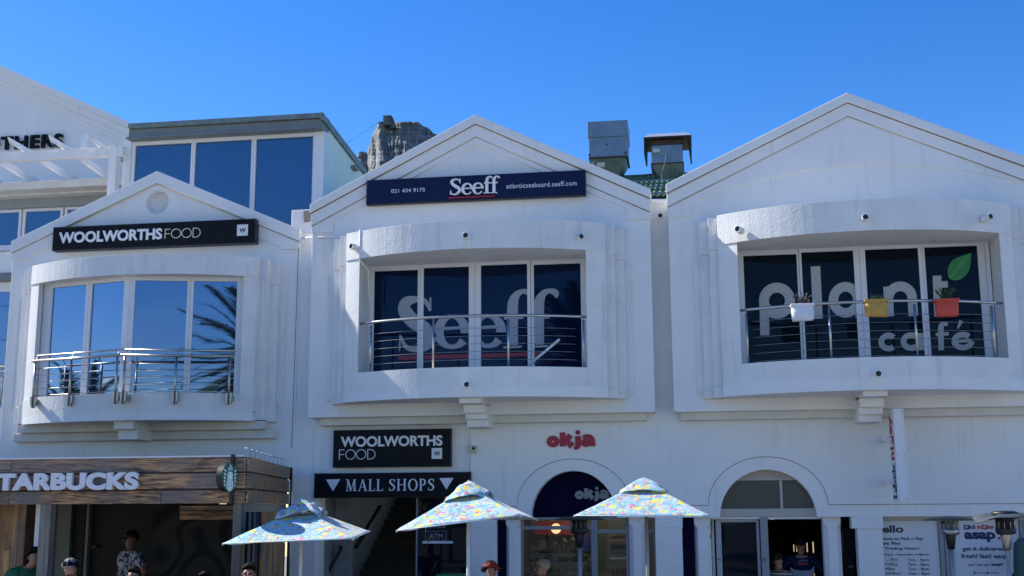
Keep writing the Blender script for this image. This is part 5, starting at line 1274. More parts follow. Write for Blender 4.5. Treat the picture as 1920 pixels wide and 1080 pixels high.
tbs = thing('bread_shelf', 'wooden shelf of golden croissants right of the grey mullion', 'shelf', at(1160, 1018, 21))
a_, b_ = at(1143, 1018.5, 20.9), at(1180, 1013.5, 20.9)
bx('shelf_board', M['woodshelf'], tbs, a_.x, b_.x+.1, 20.9, 21.3, a_.z, b_.z)
for k in range(9):
    q = Vector((a_.x+.04+.048*k, 20.98+random.uniform(0, .1), b_.z+.03+random.uniform(0, .03)))
    MB().tube([q+Vector((-.035, .02, -.015)), q+Vector((-.015, -.01, .008)), q+Vector((.015, -.01, .008)), q+Vector((.035, .02, -.015))], [.01, .03, .03, .01], 8).build('croissant', M['bread'], tbs)
tcm = thing('coffee_machine', 'grey metal coffee machine below the bread shelf', 'machine', at(1160, 1060, 21))
a_, b_ = at(1144, 1062, 21), at(1180, 1020, 21)
bx('machine_body', M['roofgrey'], tcm, a_.x, b_.x, 21, 21.4, a_.z+.2, b_.z, bevel=.01)
bx('display_panel', M['black'], tcm, a_.x+.03, b_.x-.05, 20.99, 21, b_.z-.09, b_.z-.02)
bx('drip_tray', M['steel_dull'], tcm, a_.x, b_.x, 20.95, 21.4, a_.z+.12, a_.z+.16)
for k in range(6):
    q = at(1145+k*5.6, 1072, 20.7); o = MB().lathe((q.x, 20.7, Z(1150, 1079, 20.7)), [(0, 0), (.021, 0), (.021, .09), (.01, .115), (.01, .14), (0, .14)], 10).build('bottle', mat('bottle_%d' % k, random.choice(((.3, .3, .3), (.2, .05, .08), (.35, .3, .1), (.1, .2, .1))), .3))
    tag(o, ('first', 'second', 'third', 'fourth', 'fifth', 'last')[k]+' small bottle from the left at the foot of the right shop window', 'bottle', 'bottles in the shop window')

# ---------------- right arch entrance
te = thing('arched_entrance', 'entrance under the right arch with smoked fanlights and an open door leaf', 'entrance', (ax2, YK, 0))
YE = YW+.20
ex = lambda p, y=1000: X(p, y, YE)
ez_ = lambda p: Z(1440, p, YE)
def archseg(x0, x1, z0, z1, n=20):
    """region of the arch between x0..x1, z0..z1 (clipped by the arch curve)"""
    rr = ar2+.04; hh = at2-zl+.04
    top = []
    for k in range(n+1):
        x = x1+(x0-x1)*k/n; u = max(0, 1-((x-ax2)/rr)**2); z = zl+hh*math.sqrt(u); top.append((x, max(z0+.001, min(z1, z))))
    return [(x0, z0), (x1, z0)] + top
zb1_, zb2_ = ez_(953.5), ez_(900.5)
MB().prism(archseg(ax2-ar2-.03, ex(1465.5), zb1_, zb2_), YE+.03, YE+.04).build('fanlight_pane', M['smoke'], te)
MB().prism(archseg(ex(1470.5), ax2+ar2+.03, zb1_, zb2_), YE+.03, YE+.04).build('fanlight_pane', M['smoke'], te)
MB().prism(archseg(ax2-.62, ax2+.62, ez_(894), at2+.03), YE+.03, YE+.05).build('fanlight_head', M['beige'], te)
MB().prism(archseg(ax2-ar2, ax2+ar2, zb2_, ez_(894)), YE, YE+.07).build('fanlight_bar', M['beige'], te)
MB().box(ex(1465.5), ex(1470.8), YE-.005, YE+.06, zb1_, zb2_).build('fanlight_mullion', M['beige'], te, .004)
MB().box(ax2-ar2-.02, ax2+ar2+.02, YE-.01, YE+.09, ez_(969), zb1_).build('door_header', M['beige'], te, .006)
MB().box(ex(1334), ex(1544), YE+.02, YE+.1, ez_(973.5), ez_(969)-.002).build('door_head', M['frame'], te)
MB().box(ex(1334), ex(1339), YE, YE+.08, 0, ez_(974)).build('door_jamb', M['beige'], te)
MB().box(ex(1426), ex(1440), YE-.02, YE+.1, 0, ez_(970)).build('door_post', M['greywall'], te, .004)
lf = MB().prism([(ex(1342), .02), (ex(1424.5), .02), (ex(1424.5), ez_(974)), (ex(1342), ez_(974))], YE+.12, YE+.17, [[(ex(1352.5), .15), (ex(1419), .15), (ex(1419), ez_(979)), (ex(1352.5), ez_(979))]]).build('door_leaf', mat('pale_blue_frame', (.42, .46, .5), .5), te, .004)
MB().box(ex(1352), ex(1419.5), YE+.14, YE+.146, .14, ez_(978.5)).build('pane', M['glass_dark'], lf)
MB().box(ex(1344), ex(1350), YE+.10, YE+.119, ez_(1050), ez_(1048.8)).build('latch', M['black'], lf)
text_on(te, '1E', (1430.5, 1051.5), (1436, 1046), YE-.028, mat_=M['black'], depth=.005)
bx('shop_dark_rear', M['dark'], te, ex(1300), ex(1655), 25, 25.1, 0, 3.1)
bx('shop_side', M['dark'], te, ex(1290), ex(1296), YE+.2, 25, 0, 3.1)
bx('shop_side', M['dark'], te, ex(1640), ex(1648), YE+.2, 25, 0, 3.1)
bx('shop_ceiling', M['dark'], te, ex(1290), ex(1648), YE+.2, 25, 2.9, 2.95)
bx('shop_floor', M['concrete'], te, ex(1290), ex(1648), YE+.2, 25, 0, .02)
for k, (p, a, b) in enumerate(((1488.5, 1021, 1034), (1494, 1023, 1034), (1513.5, 1017, 1035), (1525, 1016, 1041), (1538, 1054, 1061), (1527, 1075, 1080))):
    q0, q1 = at(p-.45, b, 24), at(p+.45, a, 24); MB().box(q0.x, q1.x, 24, 24.03, q0.z, q1.z).build('strip_light', M['led'], te)
q = at(1448, 974, 21.5); MB().lathe((q.x, q.y, q.z), [(0, 0), (.04, 0), (.04, .03)], 12).build('downlight', M['led'], te)
for k in range(22):
    a_ = at(1446+(k % 8)*12.5, 1037+(k//8)*16, 23.6); MB().box(a_.x, a_.x+.10, 23.6, 23.8, a_.z-.13, a_.z).build('shelf_goods', mat('goods_%d' % k, random.choice(((.06, .05, .04), (.10, .06, .05), (.04, .05, .07), (.08, .08, .07))), .6), te)
for k in range(3): bx('goods_shelf', M['darkwall'], te, X(1444, 1040, 23.5), X(1545, 1040, 23.5), 23.5, 23.9, Z(1490, 1052+k*16, 23.5)-.015, Z(1490, 1052+k*16, 23.5))
# red and black display in the narrow gap
bx('gap_display', mat('dark_red_print', (.10, .012, .012), .5), te, ex(1578)+.0, ex(1584), YE+.3, YE+.32, ez_(1035), ez_(1000))
bx('gap_screen', M['signblack'], te, ex(1584), ex(1604), YE+.35, YE+.37, 0, ez_(992))
text_on(te, 'BEC', (1591, 1064), (1601, 1060.5), YE+.34, mat_=M['decal'], depth=.005)

# ---------------- poster bay on the right
tb = thing('poster_bay', 'recessed bay with grey frames on the far right', 'shopfront', (X(1790, 1020, YK), YK, 0))
pxf = lambda p, y=1030: X(p, y, YK)
bx('back_panel', M['greywall'], tb, pxf(1650), 7.8, YK+.06, YK+.1, 0, zl)
bx('head_frame', M['beige'], tb, pxf(1656), 7.8, YK-.03, YK+.059, Z(1700, 975, YK), zl+.01)
for a, b in ((1763, 1771), (1772.5, 1779), (1780, 1787), (1916, 1921)): bx('frame_bar', M['greywall'], tb, pxf(a), pxf(b), YK-.0, YK+.058, 0, Z(1700, 975, YK)-.001)
def poster(name, label, pa, pb, top):
    t = thing(name, label, 'poster', (X(pa, 1030, YK+.05), YK+.05, 1))
    MB().box(pxf(pa), pxf(pb), YK+.045, YK+.056, .3, Z(1700, top, YK)).build('sheet', M['poster'], t)
    return t
p1 = poster('hours_poster', 'white store hours poster with black print behind the thin heater', 1650, 1761.5, 976)
YQ = YK+.043
def line_(t, s, a, b, mt, bold=.0, name='printed_line', split=False, Yx=YQ):
    for o in text_on(t, s, a, b, Yx-.004, mat_=mt, depth=.003, bold=bold, split=split, name=name):
        if not split: o['kind'] = 'stuff'
line_(p1, 'Hello', (1636, 999), (1693.5, 984.8), M['postertext'], .03, split=True, name='letter')
line_(p1, 'Welcome to Pick n Pay', (1633, 1014.3), (1731, 1007.2), M['postertext'], .02)
line_(p1, 'Camps Bay', (1633, 1022.8), (1689, 1015.5), M['postertext'], .02)
line_(p1, 'Store Trading Hours', (1633, 1032), (1723, 1025.5), M['postertext'], .02)
line_(p1, 'Summer Hours - September to March', (1631, 1042.5), (1741, 1037.8), M['postertext'], .01)
for k, dd in enumerate(('Mon - Fri', 'Saturday', 'Sunday', 'Holidays')):
    ye = 1052.8+8.6*k
    line_(p1, dd, ((1636, 1636, 1640, 1653)[k], ye), ((1683, 1684, 1679, 1690)[k], ye-6.3), M['postertext'])
    line_(p1, '7am - 8pm', (1702+k*.6, ye+1), (1741+k*.6, ye-6), M['postertext'])
p2 = poster('delivery_poster', 'white delivery poster with navy and red print behind the black heater', 1787.5, 1915, 974)
def tile_(t, xa, ya, xb, yb_, mt):
    a, b = at(xa, ya, YQ), at(xb, yb_, YQ); MB().box(a.x, b.x, YQ-.004, YQ, a.z, b.z).build('letter_tile', mt, t)
tile_(p2, 1807.5, 992.8, 1816.5, 984.2, M['posterblue']); tile_(p2, 1841.5, 992.8, 1851, 984, M['posterred'])
line_(p2, 'P', (1810.2, 991.2), (1814.6, 985.6), M['poster'], .04, Yx=YQ-.004); line_(p2, 'P', (1844.4, 991.2), (1848.8, 985.6), M['poster'], .04, Yx=YQ-.004)
line_(p2, 'ick', (1817.5, 991.8), (1830, 984), M['posterblue'], .03); line_(p2, 'n', (1833, 991.8), (1839.5, 986), M['posterred'], .03); line_(p2, 'ay', (1852.2, 993), (1864, 986), M['posterred'], .03)
line_(p2, 'asap', (1809, 1016.5), (1866, 997.5), M['posterblue'], .05, split=True, name='letter')
line_(p2, 'I', (1871, 1002.5), (1876, 994), M['posterblue'], .05); 
q = at(1873.5, 1009, YQ); MB().box(q.x-.018, q.x+.018, YQ-.006, YQ, q.z-.018, q.z+.018).build('mark_dot', M['posterred'], p2)
line_(p2, 'get it delivered.', (1805, 1035), (1886, 1025), M['posterblue'], .02)
line_(p2, 'fresh! fast! easy', (1803, 1049), (1887, 1038.5), M['posterblue'], .02)
line_(p2, 'just "tap tap"', (1816, 1062), (1857, 1056), M['postertext']); line_(p2, 'asap!', (1859, 1062.5), (1880, 1055), M['posterblue'], .03)
line_(p2, 'App Store', (1832, 1075.8), (1848, 1072.5), M['posterblue']); line_(p2, 'Google Play', (1857, 1075.8), (1873, 1072.5), M['posterblue'])
for px_ in (1828, 1852.5):
    q = at(px_, 1074, YQ); MB().prism([(q.x-.018, q.z-.022), (q.x+.02, q.z), (q.x-.018, q.z+.022)], YQ-.004, YQ).build('store_mark', M['posterblue'], p2)
P = [at(1896, 1080, YK), at(1908, 1066, YK), at(1922, 1056, YK), at(1922, 1100, YK), at(1880, 1100, YK)]
MB().prism([(a.x, a.z) for a in P], YQ-.003, YQ).build('blue_wedge', M['posterblue'], p2)
P = [at(1909, 1020, 19.6), at(1920, 1009, 19.6), at(1960, 1009, 19.6), at(1960, 1100, 19.6), at(1912, 1100, 19.6), at(1909, 1060, 19.6)]
o = MB().prism([(a.x, a.z) for a in P], 19.6, 19.9).build('teal_stand', mat('dark_teal', (.03, .08, .09), .6, var=.3), None, .01); tag(o, 'dark teal faceted stand cut off by the right edge', 'stand')

# ---------------- umbrellas
def umbrella(label, top, corners, pole, capz, sagc=.05, foldc=0, capnoise=.02):
    """top: apex point, corners: FL, FR, BR, BL world points"""
    t = thing('patio_umbrella', label, 'umbrella', (pole.x, pole.y, 0), 'floral umbrellas in front of the shops')
    n = 14; mb = MB()
    cut = .20
    for i in range(4):
        A, B = corners[i], corners[(i+1) % 4]; vs = []; fs = []
        for r_ in range(n+1):
            u = cut+(1-cut)*r_/n
            for s_ in range(n+1):
                v = s_/n; edge = A.lerp(B, v); p = top.lerp(edge, u)
                mid = 4*v*(1-v); sag = sagc*mid*u*(1-.25*u)
                p = p + Vector((0, 0, -sag*.9 + (.045*mid*u**3)))
                f_ = foldc*max(0, 1-v*3 if i == 0 else (1-(1-v)*3 if i == 3 else 0))
                p += Vector((0, 0, f_*.035*math.sin(v*75)*u))
                p += Vector((0, 0, .006*noise.noise(p*4)))
                vs.append(p)
        for r_ in range(n):
            for s_ in range(n): a = r_*(n+1)+s_; fs.append((a, a+1, a+n+2, a+n+1))
        mb.add(vs, fs, True)
    o = mb.build('canopy', M['floral'], t); sd_ = o.modifiers.new('t', 'SOLIDIFY'); sd_.thickness = .006
    hem = MB().tube([corners[0], corners[1], corners[2], corners[3], corners[0]], .006, 5).build('hem', mat('pale_hem', (.55, .62, .66), .7), t)
    # vent cap lifted above the canopy
    mb = MB(); c4 = [top.lerp(c_, .36)+Vector((0, 0, capz*.35)) for c_ in corners]; tp2 = top+Vector((0, 0, capz))
    for i in range(4):
        A, B = c4[i], c4[(i+1) % 4]; vs = []; fs = []; m = 8
        for r_ in range(m+1):
            for s_ in range(m+1):
                u = r_/m; v = s_/m; p = tp2.lerp(A.lerp(B, v), u)
                p += Vector((0, 0, .05*4*v*(1-v)*u*u - .015*u + .030*math.sin(math.pi*min(1, u*1.2)) + capnoise*1.4*noise.noise(p*9)*u**.5))
                p += Vector((noise.noise(p*9)*capnoise*.5*u, 0, 0)); vs.append(p)
        for r_ in range(m):
            for s_ in range(m): a = r_*(m+1)+s_; fs.append((a, a+1, a+m+2, a+m+1))
        mb.add(vs, fs, True)
    o = mb.build('vent_cap', M['floral'], t); sd_ = o.modifiers.new('t', 'SOLIDIFY'); sd_.thickness = .005
    MB().tube([(pole.x, pole.y, .05), (pole.x+.0, pole.y, top.z-.03)], .024, 12).build('pole', M['polemat'] if foldc == 0 else M['frame'], t)
    MB().ball(tp2-Vector((0, 0, .012)), .022, 10, 8).build('finial', M['floral'], t)
    hub = Vector((pole.x, pole.y, top.z-.40)); MB().lathe(hub, [(.0, -.03), (.045, -.03), (.045, .03), (0, .03)], 12).build('hub', M['black'], t)
    for i in range(4):
        c_ = corners[i]; MB().tube([top+Vector((0, 0, -.04)), c_+Vector((0, 0, -.015))], .009, 5).build('rib', M['frame'], t)
        MB().tube([hub, top.lerp(c_, .5)+Vector((0, 0, -.03))], .007, 5).build('strut', M['frame'], t)
    MB().lathe((pole.x, pole.y, 0), [(0, 0), (.28, 0), (.28, .06), (.06, .08), (.04, .3), (0, .3)], 20).build('base', M['black'], t)
    k = corners[2].lerp(corners[1], .5) if foldc == 0 else corners[0].lerp(corners[1], .25)
    MB().tube([k, k+Vector((.015, 0, -.15)), k+Vector((-.02, 0, -.30))], .005, 4).build('tie_cord', M['black'], t)
    return t
t3 = at(1207, 903, 16.9); fl, fr = at(1076, 966.5, 15.95), at(1335, 969, 15.95)
umbrella('patterned umbrella on the right, in front of the wall between the two arches', t3, [fl, fr, Vector((fr.x-.02, 17.85, fr.z)), Vector((fl.x-.02, 17.85, fl.z))], at(1212.5, 1000, 16.9), .05)
t2 = at(879, 914, 16.2)
umbrella('patterned umbrella in the middle with a drooping left corner, below the black mall sign', t2, [at(743, 995, 15.0), at(978, 966, 15.3), at(1008, 974, 17.0), at(800, 975, 17.3)], at(878, 1000, 16.2), .09, foldc=1, capnoise=.05)
t1 = at(566, 951, 16.0)
umbrella('patterned umbrella on the left with a round shadow, beside the timber pavilion', t1, [at(417, 1019, 14.85), at(663, 1010, 15.0), at(694, 996, 16.7), at(492, 998, 17.0)], at(564, 1040, 16.0), .10, sagc=.07, foldc=.6, capnoise=.07)

# ---------------- patio heaters
def heater(label, c, disc_r, mt_d, mt_b, tilt=0, cover=False):
    """c: centre of the reflector disc underside"""
    t = thing('patio_heater', label, 'heater', (c.x, c.y, 0), 'gas patio heaters on the terrace')
    x, y, z = c
    prof = [(disc_r, 0), (disc_r*.98, .012), (disc_r*.6, .045), (disc_r*.3, .06), (0, .065)]
    o = MB(); n = 36; vs = []; fs = []
    for r_, h in prof:
        for k in range(n):
            a = 2*math.pi*k/n; wv = (.03*math.sin(3*a)+.02*math.sin(5*a))*(r_/disc_r) if cover else 0
            vs.append((x+r_*math.cos(a), y+r_*math.sin(a), z+h+wv+tilt*r_*math.cos(a)))
    for i in range(len(prof)-1):
        for k in range(n): a = i*n+k; b = i*n+(k+1) % n; fs.append((a, b, b+n, a+n))
    o.add(vs, fs, True); r_ob = o.build('reflector', mt_d, t); s__ = r_ob.modifiers.new('t', 'SOLIDIFY'); s__.thickness = .006
    if cover: MB().lathe((x, y, z+.05), [(.17, 0), (.18, .03), (.13, .05), (0, .055)], 18).build('top_cap', mt_b, t)
    MB().lathe((x, y, z-.20), [(.08, -.02), (.13, .0), (.135, .06), (.125, .07), (.12, .20), (.115, .22)], 24).build('burner', mt_b, t)
    for k in range(10):
        a = 2*math.pi*k/10; MB().tube([(x+.128*math.cos(a), y+.128*math.sin(a), z-.14), (x+.118*math.cos(a), y+.118*math.sin(a), z+.01)], .007, 4).build('guard_bar', M['steel_dull'], t)
    MB().lathe((x, y, z-.42), [(.045, 0), (.05, .0), (.075, .17), (.08, .20)], 18).build('collar', M['black'] if not cover else M['steel_dull'], t)
    MB().tube([(x, y, .5), (x, y, z-.38)], .032, 12).build('pole', M['polemat'], t)
    MB().lathe((x, y, 0), [(0, 0), (.22, 0), (.23, .05), (.2, .62), (.12, .68), (0, .68)], 20).build('gas_housing', M['steel_dull'], t)
    return t
heater('steel patio heater with a flat brown reflector in front of the store hours poster', at(1780, 975.5, 18.9), .385, mat('brown_reflector', (.12, .11, .10), .4, metal=.6), M['steel_dull'])
heater('black patio heater with a warped reflector in front of the delivery poster', at(1884, 972, 17.6), .415, mat('grey_blue_reflector', (.05, .065, .08), .7), M['black'], tilt=.02, cover=True)
heater('black topped patio heater with silver neck in front of the left arch shop', at(1086, 974.5, 18.9), .40, M['black'], M['black'], tilt=.01)

# ---------------- planters on the right railing
def planter(label, x0, y0, x1, y1, mt, leaf, kind):
    Yp_ = 18.80; c = at((x0+x1)/2, (y0+y1)/2, Yp_)
    t = thing('hanging_planter', label, 'planter', c, 'cloth planters on the railing')
    a, b = at(x0, y1, Yp_), at(x1, y0, Yp_); w_ = b.x-a.x; h = b.z-a.z
    n, m = 12, 8; vs = []; fs = []
    for j in range(m+1):
        v = j/m
        for i in range(n):
            q = 2*math.pi*i/n; rx = w_/2*(.92+.10*math.sin(v*3.1)); ry = .075*(.8+.35*math.sin(v*3.1))
            ca, sa = math.cos(q), math.sin(q); e = .5
            xx_ = c.x+rx*math.copysign(abs(ca)**e, ca); yy = Yp_+ry*math.copysign(abs(sa)**e, sa)
            p = Vector((xx_, yy, a.z+h*v)); p += Vector((0, 1, 0))*noise.noise(p*9)*.02+Vector((0, 0, .02*noise.noise(p*7))); vs.append(p)
    for j in range(m):
        for i in range(n): k = j*n+i; l = j*n+(i+1) % n; fs.append((k, l, l+n, k+n))
    mb = MB(); mb.add(vs, fs, True); mb.add(vs[:n], [tuple(range(n))]); mb.build('bag', mt, t, fix=True)
    MB().box(a.x-.01, b.x+.01, Yp_-.085, Yp_+.10, b.z-.035, b.z+.012).build('fold_over_flap', mt, t, .012)
    MB().box(a.x+.03, b.x-.03, Yp_-.05, Yp_+.05, b.z-.01, b.z+.015).build('soil', M['dark'], t)
    mb = MB()
    for k in range(46 if kind != 'spiky' else 30):
        base_p = Vector((c.x+random.uniform(-.08, .1), Yp_+random.uniform(-.04, .05), b.z))
        if kind == 'spiky': d = Vector((random.uniform(-.5, .5), random.uniform(-.4, .3), 1)).normalized(); L_ = random.uniform(.07, .14)
        else: d = Vector((random.uniform(-.9, .9), random.uniform(-.5, .5), 1.1)).normalized(); L_ = random.uniform(.05, .19)
        tip = base_p+d*L_; sd2 = d.cross(Vector((random.random(), random.random(), .3))).normalized()*(.008 if kind == 'spiky' else .018)
        if kind != 'spiky': mb.tube([base_p, tip], .0025, 3); lo_p = tip-d*.03; mb.add([lo_p, lo_p.lerp(tip, .5)+sd2, tip+d*.025, lo_p.lerp(tip, .5)-sd2], [(0, 1, 2, 3)])
        else: mb.add([base_p-sd2, base_p+sd2, tip], [(0, 1, 2)])
    mb.build('plant', leaf, t, fix=False)
planter('white cloth planter with a dark leafed plant on the right railing', 1484, 571, 1525.5, 602.5, M['bagw'], M['plantd'], 'leafy')
planter('mustard cloth planter with a spiky plant at the middle of the right railing', 1622, 562.5, 1663, 594.5, M['bagy'], mat('succulent', (.18, .17, .06), .6), 'spiky')
planter('red cloth planter with a bushy green herb on the right railing', 1754.5, 561.5, 1796, 593.5, M['bagr'], M['plantg'], 'leafy')

# ---------------- people
def skin_obj(name, verts, edges, radii, root, mt, parent, sub=2):
    o0 = base(parent)
    me = bpy.data.meshes.new(name); me.from_pydata([tuple(Vector(v)-o0) for v in verts], edges, [])
    ob = bpy.data.objects.new(name, me); COL.objects.link(ob)
    m = ob.modifiers.new('skin', 'SKIN'); m.use_smooth_shade = True
    for i, r in enumerate(radii):
        sv = me.skin_vertices[0].data[i]; sv.radius = r if isinstance(r, tuple) else (r, r); sv.use_root = (i == root)
    s_ = ob.modifiers.new('sub', 'SUBSURF'); s_.levels = sub; s_.render_levels = sub
    bpy.context.view_layer.update()
    dg = bpy.context.evaluated_depsgraph_get(); m2 = bpy.data.meshes.new_from_object(ob.evaluated_get(dg))
    bpy.data.objects.remove(ob)
    m2.materials.clear(); m2.materials.append(mt)
    m2.polygons.foreach_set('use_smooth', [True]*len(m2.polygons))
    o = bpy.data.objects.new(name, m2); COL.objects.link(o); ORI[o.name] = o0
    if parent: o.parent = parent
    return o
def person(label, head, H, face, top_mt, leg_mt, hair_mt, hair='short', cap=None, lean=0, head_turn=0, arms='down', glasses=False, wide=1.0, long_sleeve=False, zfloor=0, headup=0):
    """head: world point of the head centre; face: degrees, 0 looks at the camera side (-Y), 90 looks to +X"""
    fz_ = head.z-.93*H
    t = thing('person', label, 'person', (head.x, head.y, max(zfloor, fz_)))
    a = R(face); fwd = Vector((math.sin(a), -math.cos(a), 0)); rgt = Vector((-fwd.y, fwd.x, 0))*-1
    basep = Vector((head.x, head.y, fz_))-fwd*lean*.4*H
    def J(x, f, z):
        s_ = max(0, (z-.52))/.41*lean*.4
        return basep + rgt*(x*H*wide) + fwd*((f+s_)*H) + Vector((0, 0, z*H))
    V = []; Rr = []; E_ = []
    def add(p, r, par=None):
        V.append(p); Rr.append(r if isinstance(r, tuple) else r); 
        if par is not None: E_.append((par, len(V)-1))
        return len(V)-1
    h = H
    def rr(x): return x*h
    pel = add(J(0, 0, .52), (rr(.085*wide), rr(.062)))
    wst = add(J(0, 0, .61), (rr(.076*wide), rr(.058)), pel)
    cst = add(J(0, 0, .72), (rr(.09*wide), rr(.062)), wst)
    ush = add(J(0, 0, .795), (rr(.06), rr(.045)), cst)
    nck = add(J(0, .0, .845), rr(.030), ush)
    ht = R(face+head_turn); hf = Vector((math.sin(ht), -math.cos(ht), 0)); hr = Vector((-hf.y, hf.x, 0))*-1
    hc = J(0, .0, .93)
    hk = 1.10
    def HP(x, f, z): return hc+hr*(x*h*hk)+hf*(f*h*hk)+Vector((0, 0, z*h*1.03))
    chn = add(HP(0, .012, -.038), (rr(.039), rr(.040)), nck)
    mid_ = add(HP(0, .004, .0), (rr(.050), rr(.058)), chn)
    crn = add(HP(0, -.004, .038), (rr(.046), rr(.054)), mid_)
    for sg in (-1, 1):
        sh = add(J(sg*.108, 0, .795), rr(.042), ush)
        if arms == 'down': el, wr_, pm = J(sg*.145, -.015, .64), J(sg*.15, .02, .50), J(sg*.15, .03, .455)
        elif arms == 'forward': el, wr_, pm = J(sg*.15, .02, .65), J(sg*.08, .13, .62), J(sg*.05, .17, .63)
        else: el, wr_, pm = J(sg*.19, -.03, .65), J(sg*.13, .05, .56), J(sg*.11, .07, .52)
        e1 = add(el, rr(.027), sh); w1 = add(wr_, rr(.017), e1); p1_ = add(pm, (rr(.020), rr(.012)), w1)
        dn = (pm-wr_).normalized()
        for k, (off, L_) in enumerate(((-.6, .032), (-.2, .040), (.2, .038), (.6, .030))):
            b0 = add(pm+dn*.012*h+fwd*off*.018*h, rr(.0055), p1_); b1 = add(V[b0]+dn*L_*.55*h-rgt*sg*.002*h, rr(.005), b0); add(V[b1]+dn*L_*.45*h-rgt*sg*.009*h, rr(.0042), b1)
        b0 = add(wr_.lerp(pm, .5)+fwd*.016*h, rr(.006), w1); add(V[b0]+dn*.022*h+fwd*.006*h, rr(.005), b0)
        hp = add(J(sg*.048, 0, .49), rr(.055), pel); kn = add(J(sg*.055, .01, .28), rr(.036), hp); an = add(J(sg*.055, 0, .05), rr(.022), kn); add(J(sg*.06, .075, .02), rr(.018), an)
    body_ = skin_obj('body', V, E_, Rr, pel, M['skin'], t)
    # face
    nb = MB(); nb.tube([HP(0, .048, .014), HP(0, .066, -.008), HP(0, .052, -.014)], [rr(.006), rr(.010), rr(.007)], 8); nb.build('nose', M['skin'], t)
    lp = MB(); lp.tube([HP(-.015, .046, -.032), HP(0, .052, -.031), HP(.015, .046, -.032)], rr(.0045), 6); lp.build('mouth', mat('lips', (.30, .10, .08), .5) if 'lips' not in bpy.data.materials else bpy.data.materials['lips'], t)
    for sg in (-1, 1):
        MB().ball(HP(sg*.017, .046, .006), rr(.0065), 8, 6).build('eye', M['black'], t)
        MB().ball(HP(sg*.047, -.002, -.004), rr(.013), 8, 6, (.5, .6, 1)).build('ear', M['skin'], t)
    if glasses:
        gb = MB()
        for sg in (-1, 1): gb.ball(HP(sg*.019, .052, .006), rr(.015), 10, 8, (1, .5, .8)); gb.tube([HP(sg*.034, .045, .01), HP(sg*.047, -.002, .008)], rr(.002), 4)
        gb.build('sunglasses', M['black'], t)
    # hair
    hb = MB(); n, m = 20, 12; vs = []; fs = []
    low = {'short': .3, 'bob': -.75, 'bun': .25}[hair]
    for j in range(m+1):
        for i in range(n):
            q = 2*math.pi*i/n; back = -math.cos(q)     # q=0 front
            lim = R(86+40*back*(1.0 if back > 0 else .75)) if hair != 'bob' else math.pi*.5*(1+.75*max(0, back*.7+.35))
            p = lim*j/m; rad_ = .053 + .003*math.sin(q*7)+.002*math.sin(q*13+j)
            x = math.sin(p)*math.sin(q)*rad_*.95; f = math.sin(p)*math.cos(q)*rad_*1.10-.004; z = math.cos(p)*rad_*1.0+.034-.0
            q_ = 1+.10*noise.noise(Vector((x*70+head.x, f*70, z*40)))+.05*noise.noise(Vector((x*200, f*200, z*60)))
            vs.append(HP(x*q_, f*q_, z))
    for j in range(m):
        for i in range(n): k = j*n+i; l = j*n+(i+1) % n; fs.append((k, l, l+n, k+n))
    hb.add(vs, fs, True); ho = hb.build('hair', hair_mt, t)
    if hair == 'bun': MB().ball(HP(0, -.065, .01), rr(.03), 10, 8).build('hair_bun', hair_mt, t)
    if cap:
        cb = MB(); vs = []; fs = []
        for j in range(9):
            p = math.pi*.5*j/8
            for i in range(24):
                q = 2*math.pi*i/24; vs.append(HP(math.sin(p)*math.sin(q)*.056, math.sin(p)*math.cos(q)*.064-.003, math.cos(p)*.052+.030))
        for j in range(8):
            for i in range(24): k = j*24+i; l = j*24+(i+1) % 24; fs.append((k, l, l+24, k+24))
        cb.add(vs, fs, True); co = cb.build('cap', cap, t); s2_ = co.modifiers.new('t', 'SOLIDIFY'); s2_.thickness = .006
        bb = MB(); vs = []; 
        for i in range(13):
            q = -1.15+2.3*i/12; vs.append(HP(math.sin(q)*.054, math.cos(q)*.062-.003, .032))
        for i in range(13):
            q = -1.15+2.3*i/12; vs.append(HP(math.sin(q)*.048, .030+math.cos(q)*.066, .022-.004*math.cos(q)))
        bb.add(vs, [(i, i+1, i+14, i+13) for i in range(12)], True); bo = bb.build('brim', cap, t); s2_ = bo.modifiers.new('t', 'SOLIDIFY'); s2_.thickness = .005
        MB().ball(HP(0, -.003, .083), rr(.004), 6, 5).build('button', cap, t)
    # clothing
    V2 = []; R3 = []; E2 = []
    def a2(p, r, par=None):
        V2.append(p); R3.append(r)
        if par is not None: E2.append((par, len(V2)-1))
        return len(V2)-1
    hem = a2(J(0, 0, .50), (rr(.098*wide), rr(.075))); w2 = a2(J(0, 0, .61), (rr(.09*wide), rr(.070)), hem); c2 = a2(J(0, 0, .72), (rr(.106*wide), rr(.078)), w2); u2 = a2(J(0, .0, .80), (rr(.080), rr(.062)), c2); a2(J(0, -.004, .832), rr(.046), u2)
    for sg in (-1, 1):
        s3 = a2(J(sg*.108, 0, .797), rr(.054), u2)
        if arms == 'down': el, wr_ = J(sg*.145, -.015, .64), J(sg*.15, .02, .50)
        elif arms == 'forward': el, wr_ = J(sg*.15, .02, .65), J(sg*.08, .13, .62)
        else: el, wr_ = J(sg*.19, -.03, .65), J(sg*.13, .05, .56)
        if long_sleeve: e3 = a2(el, rr(.036), s3); a2(V2[e3].lerp(wr_, .95), rr(.026), e3)
        else: a2(J(sg*.108, 0, .797).lerp(el, .75), rr(.044), s3)
    top_o = skin_obj('shirt' if not long_sleeve else 'jacket', V2, E2, R3, 0, top_mt, t)
    for sg in (-1, 1):
        MB().tube([J(sg*.004, .040, .836), J(sg*.022, .052, .822), J(sg*.03, .02, .838)], [rr(.006), rr(.012), rr(.008)], 6).build('collar', top_mt, t)
    V3 = [J(0, 0, .53)]; R4 = [(rr(.084*wide), rr(.066))]; E3 = []
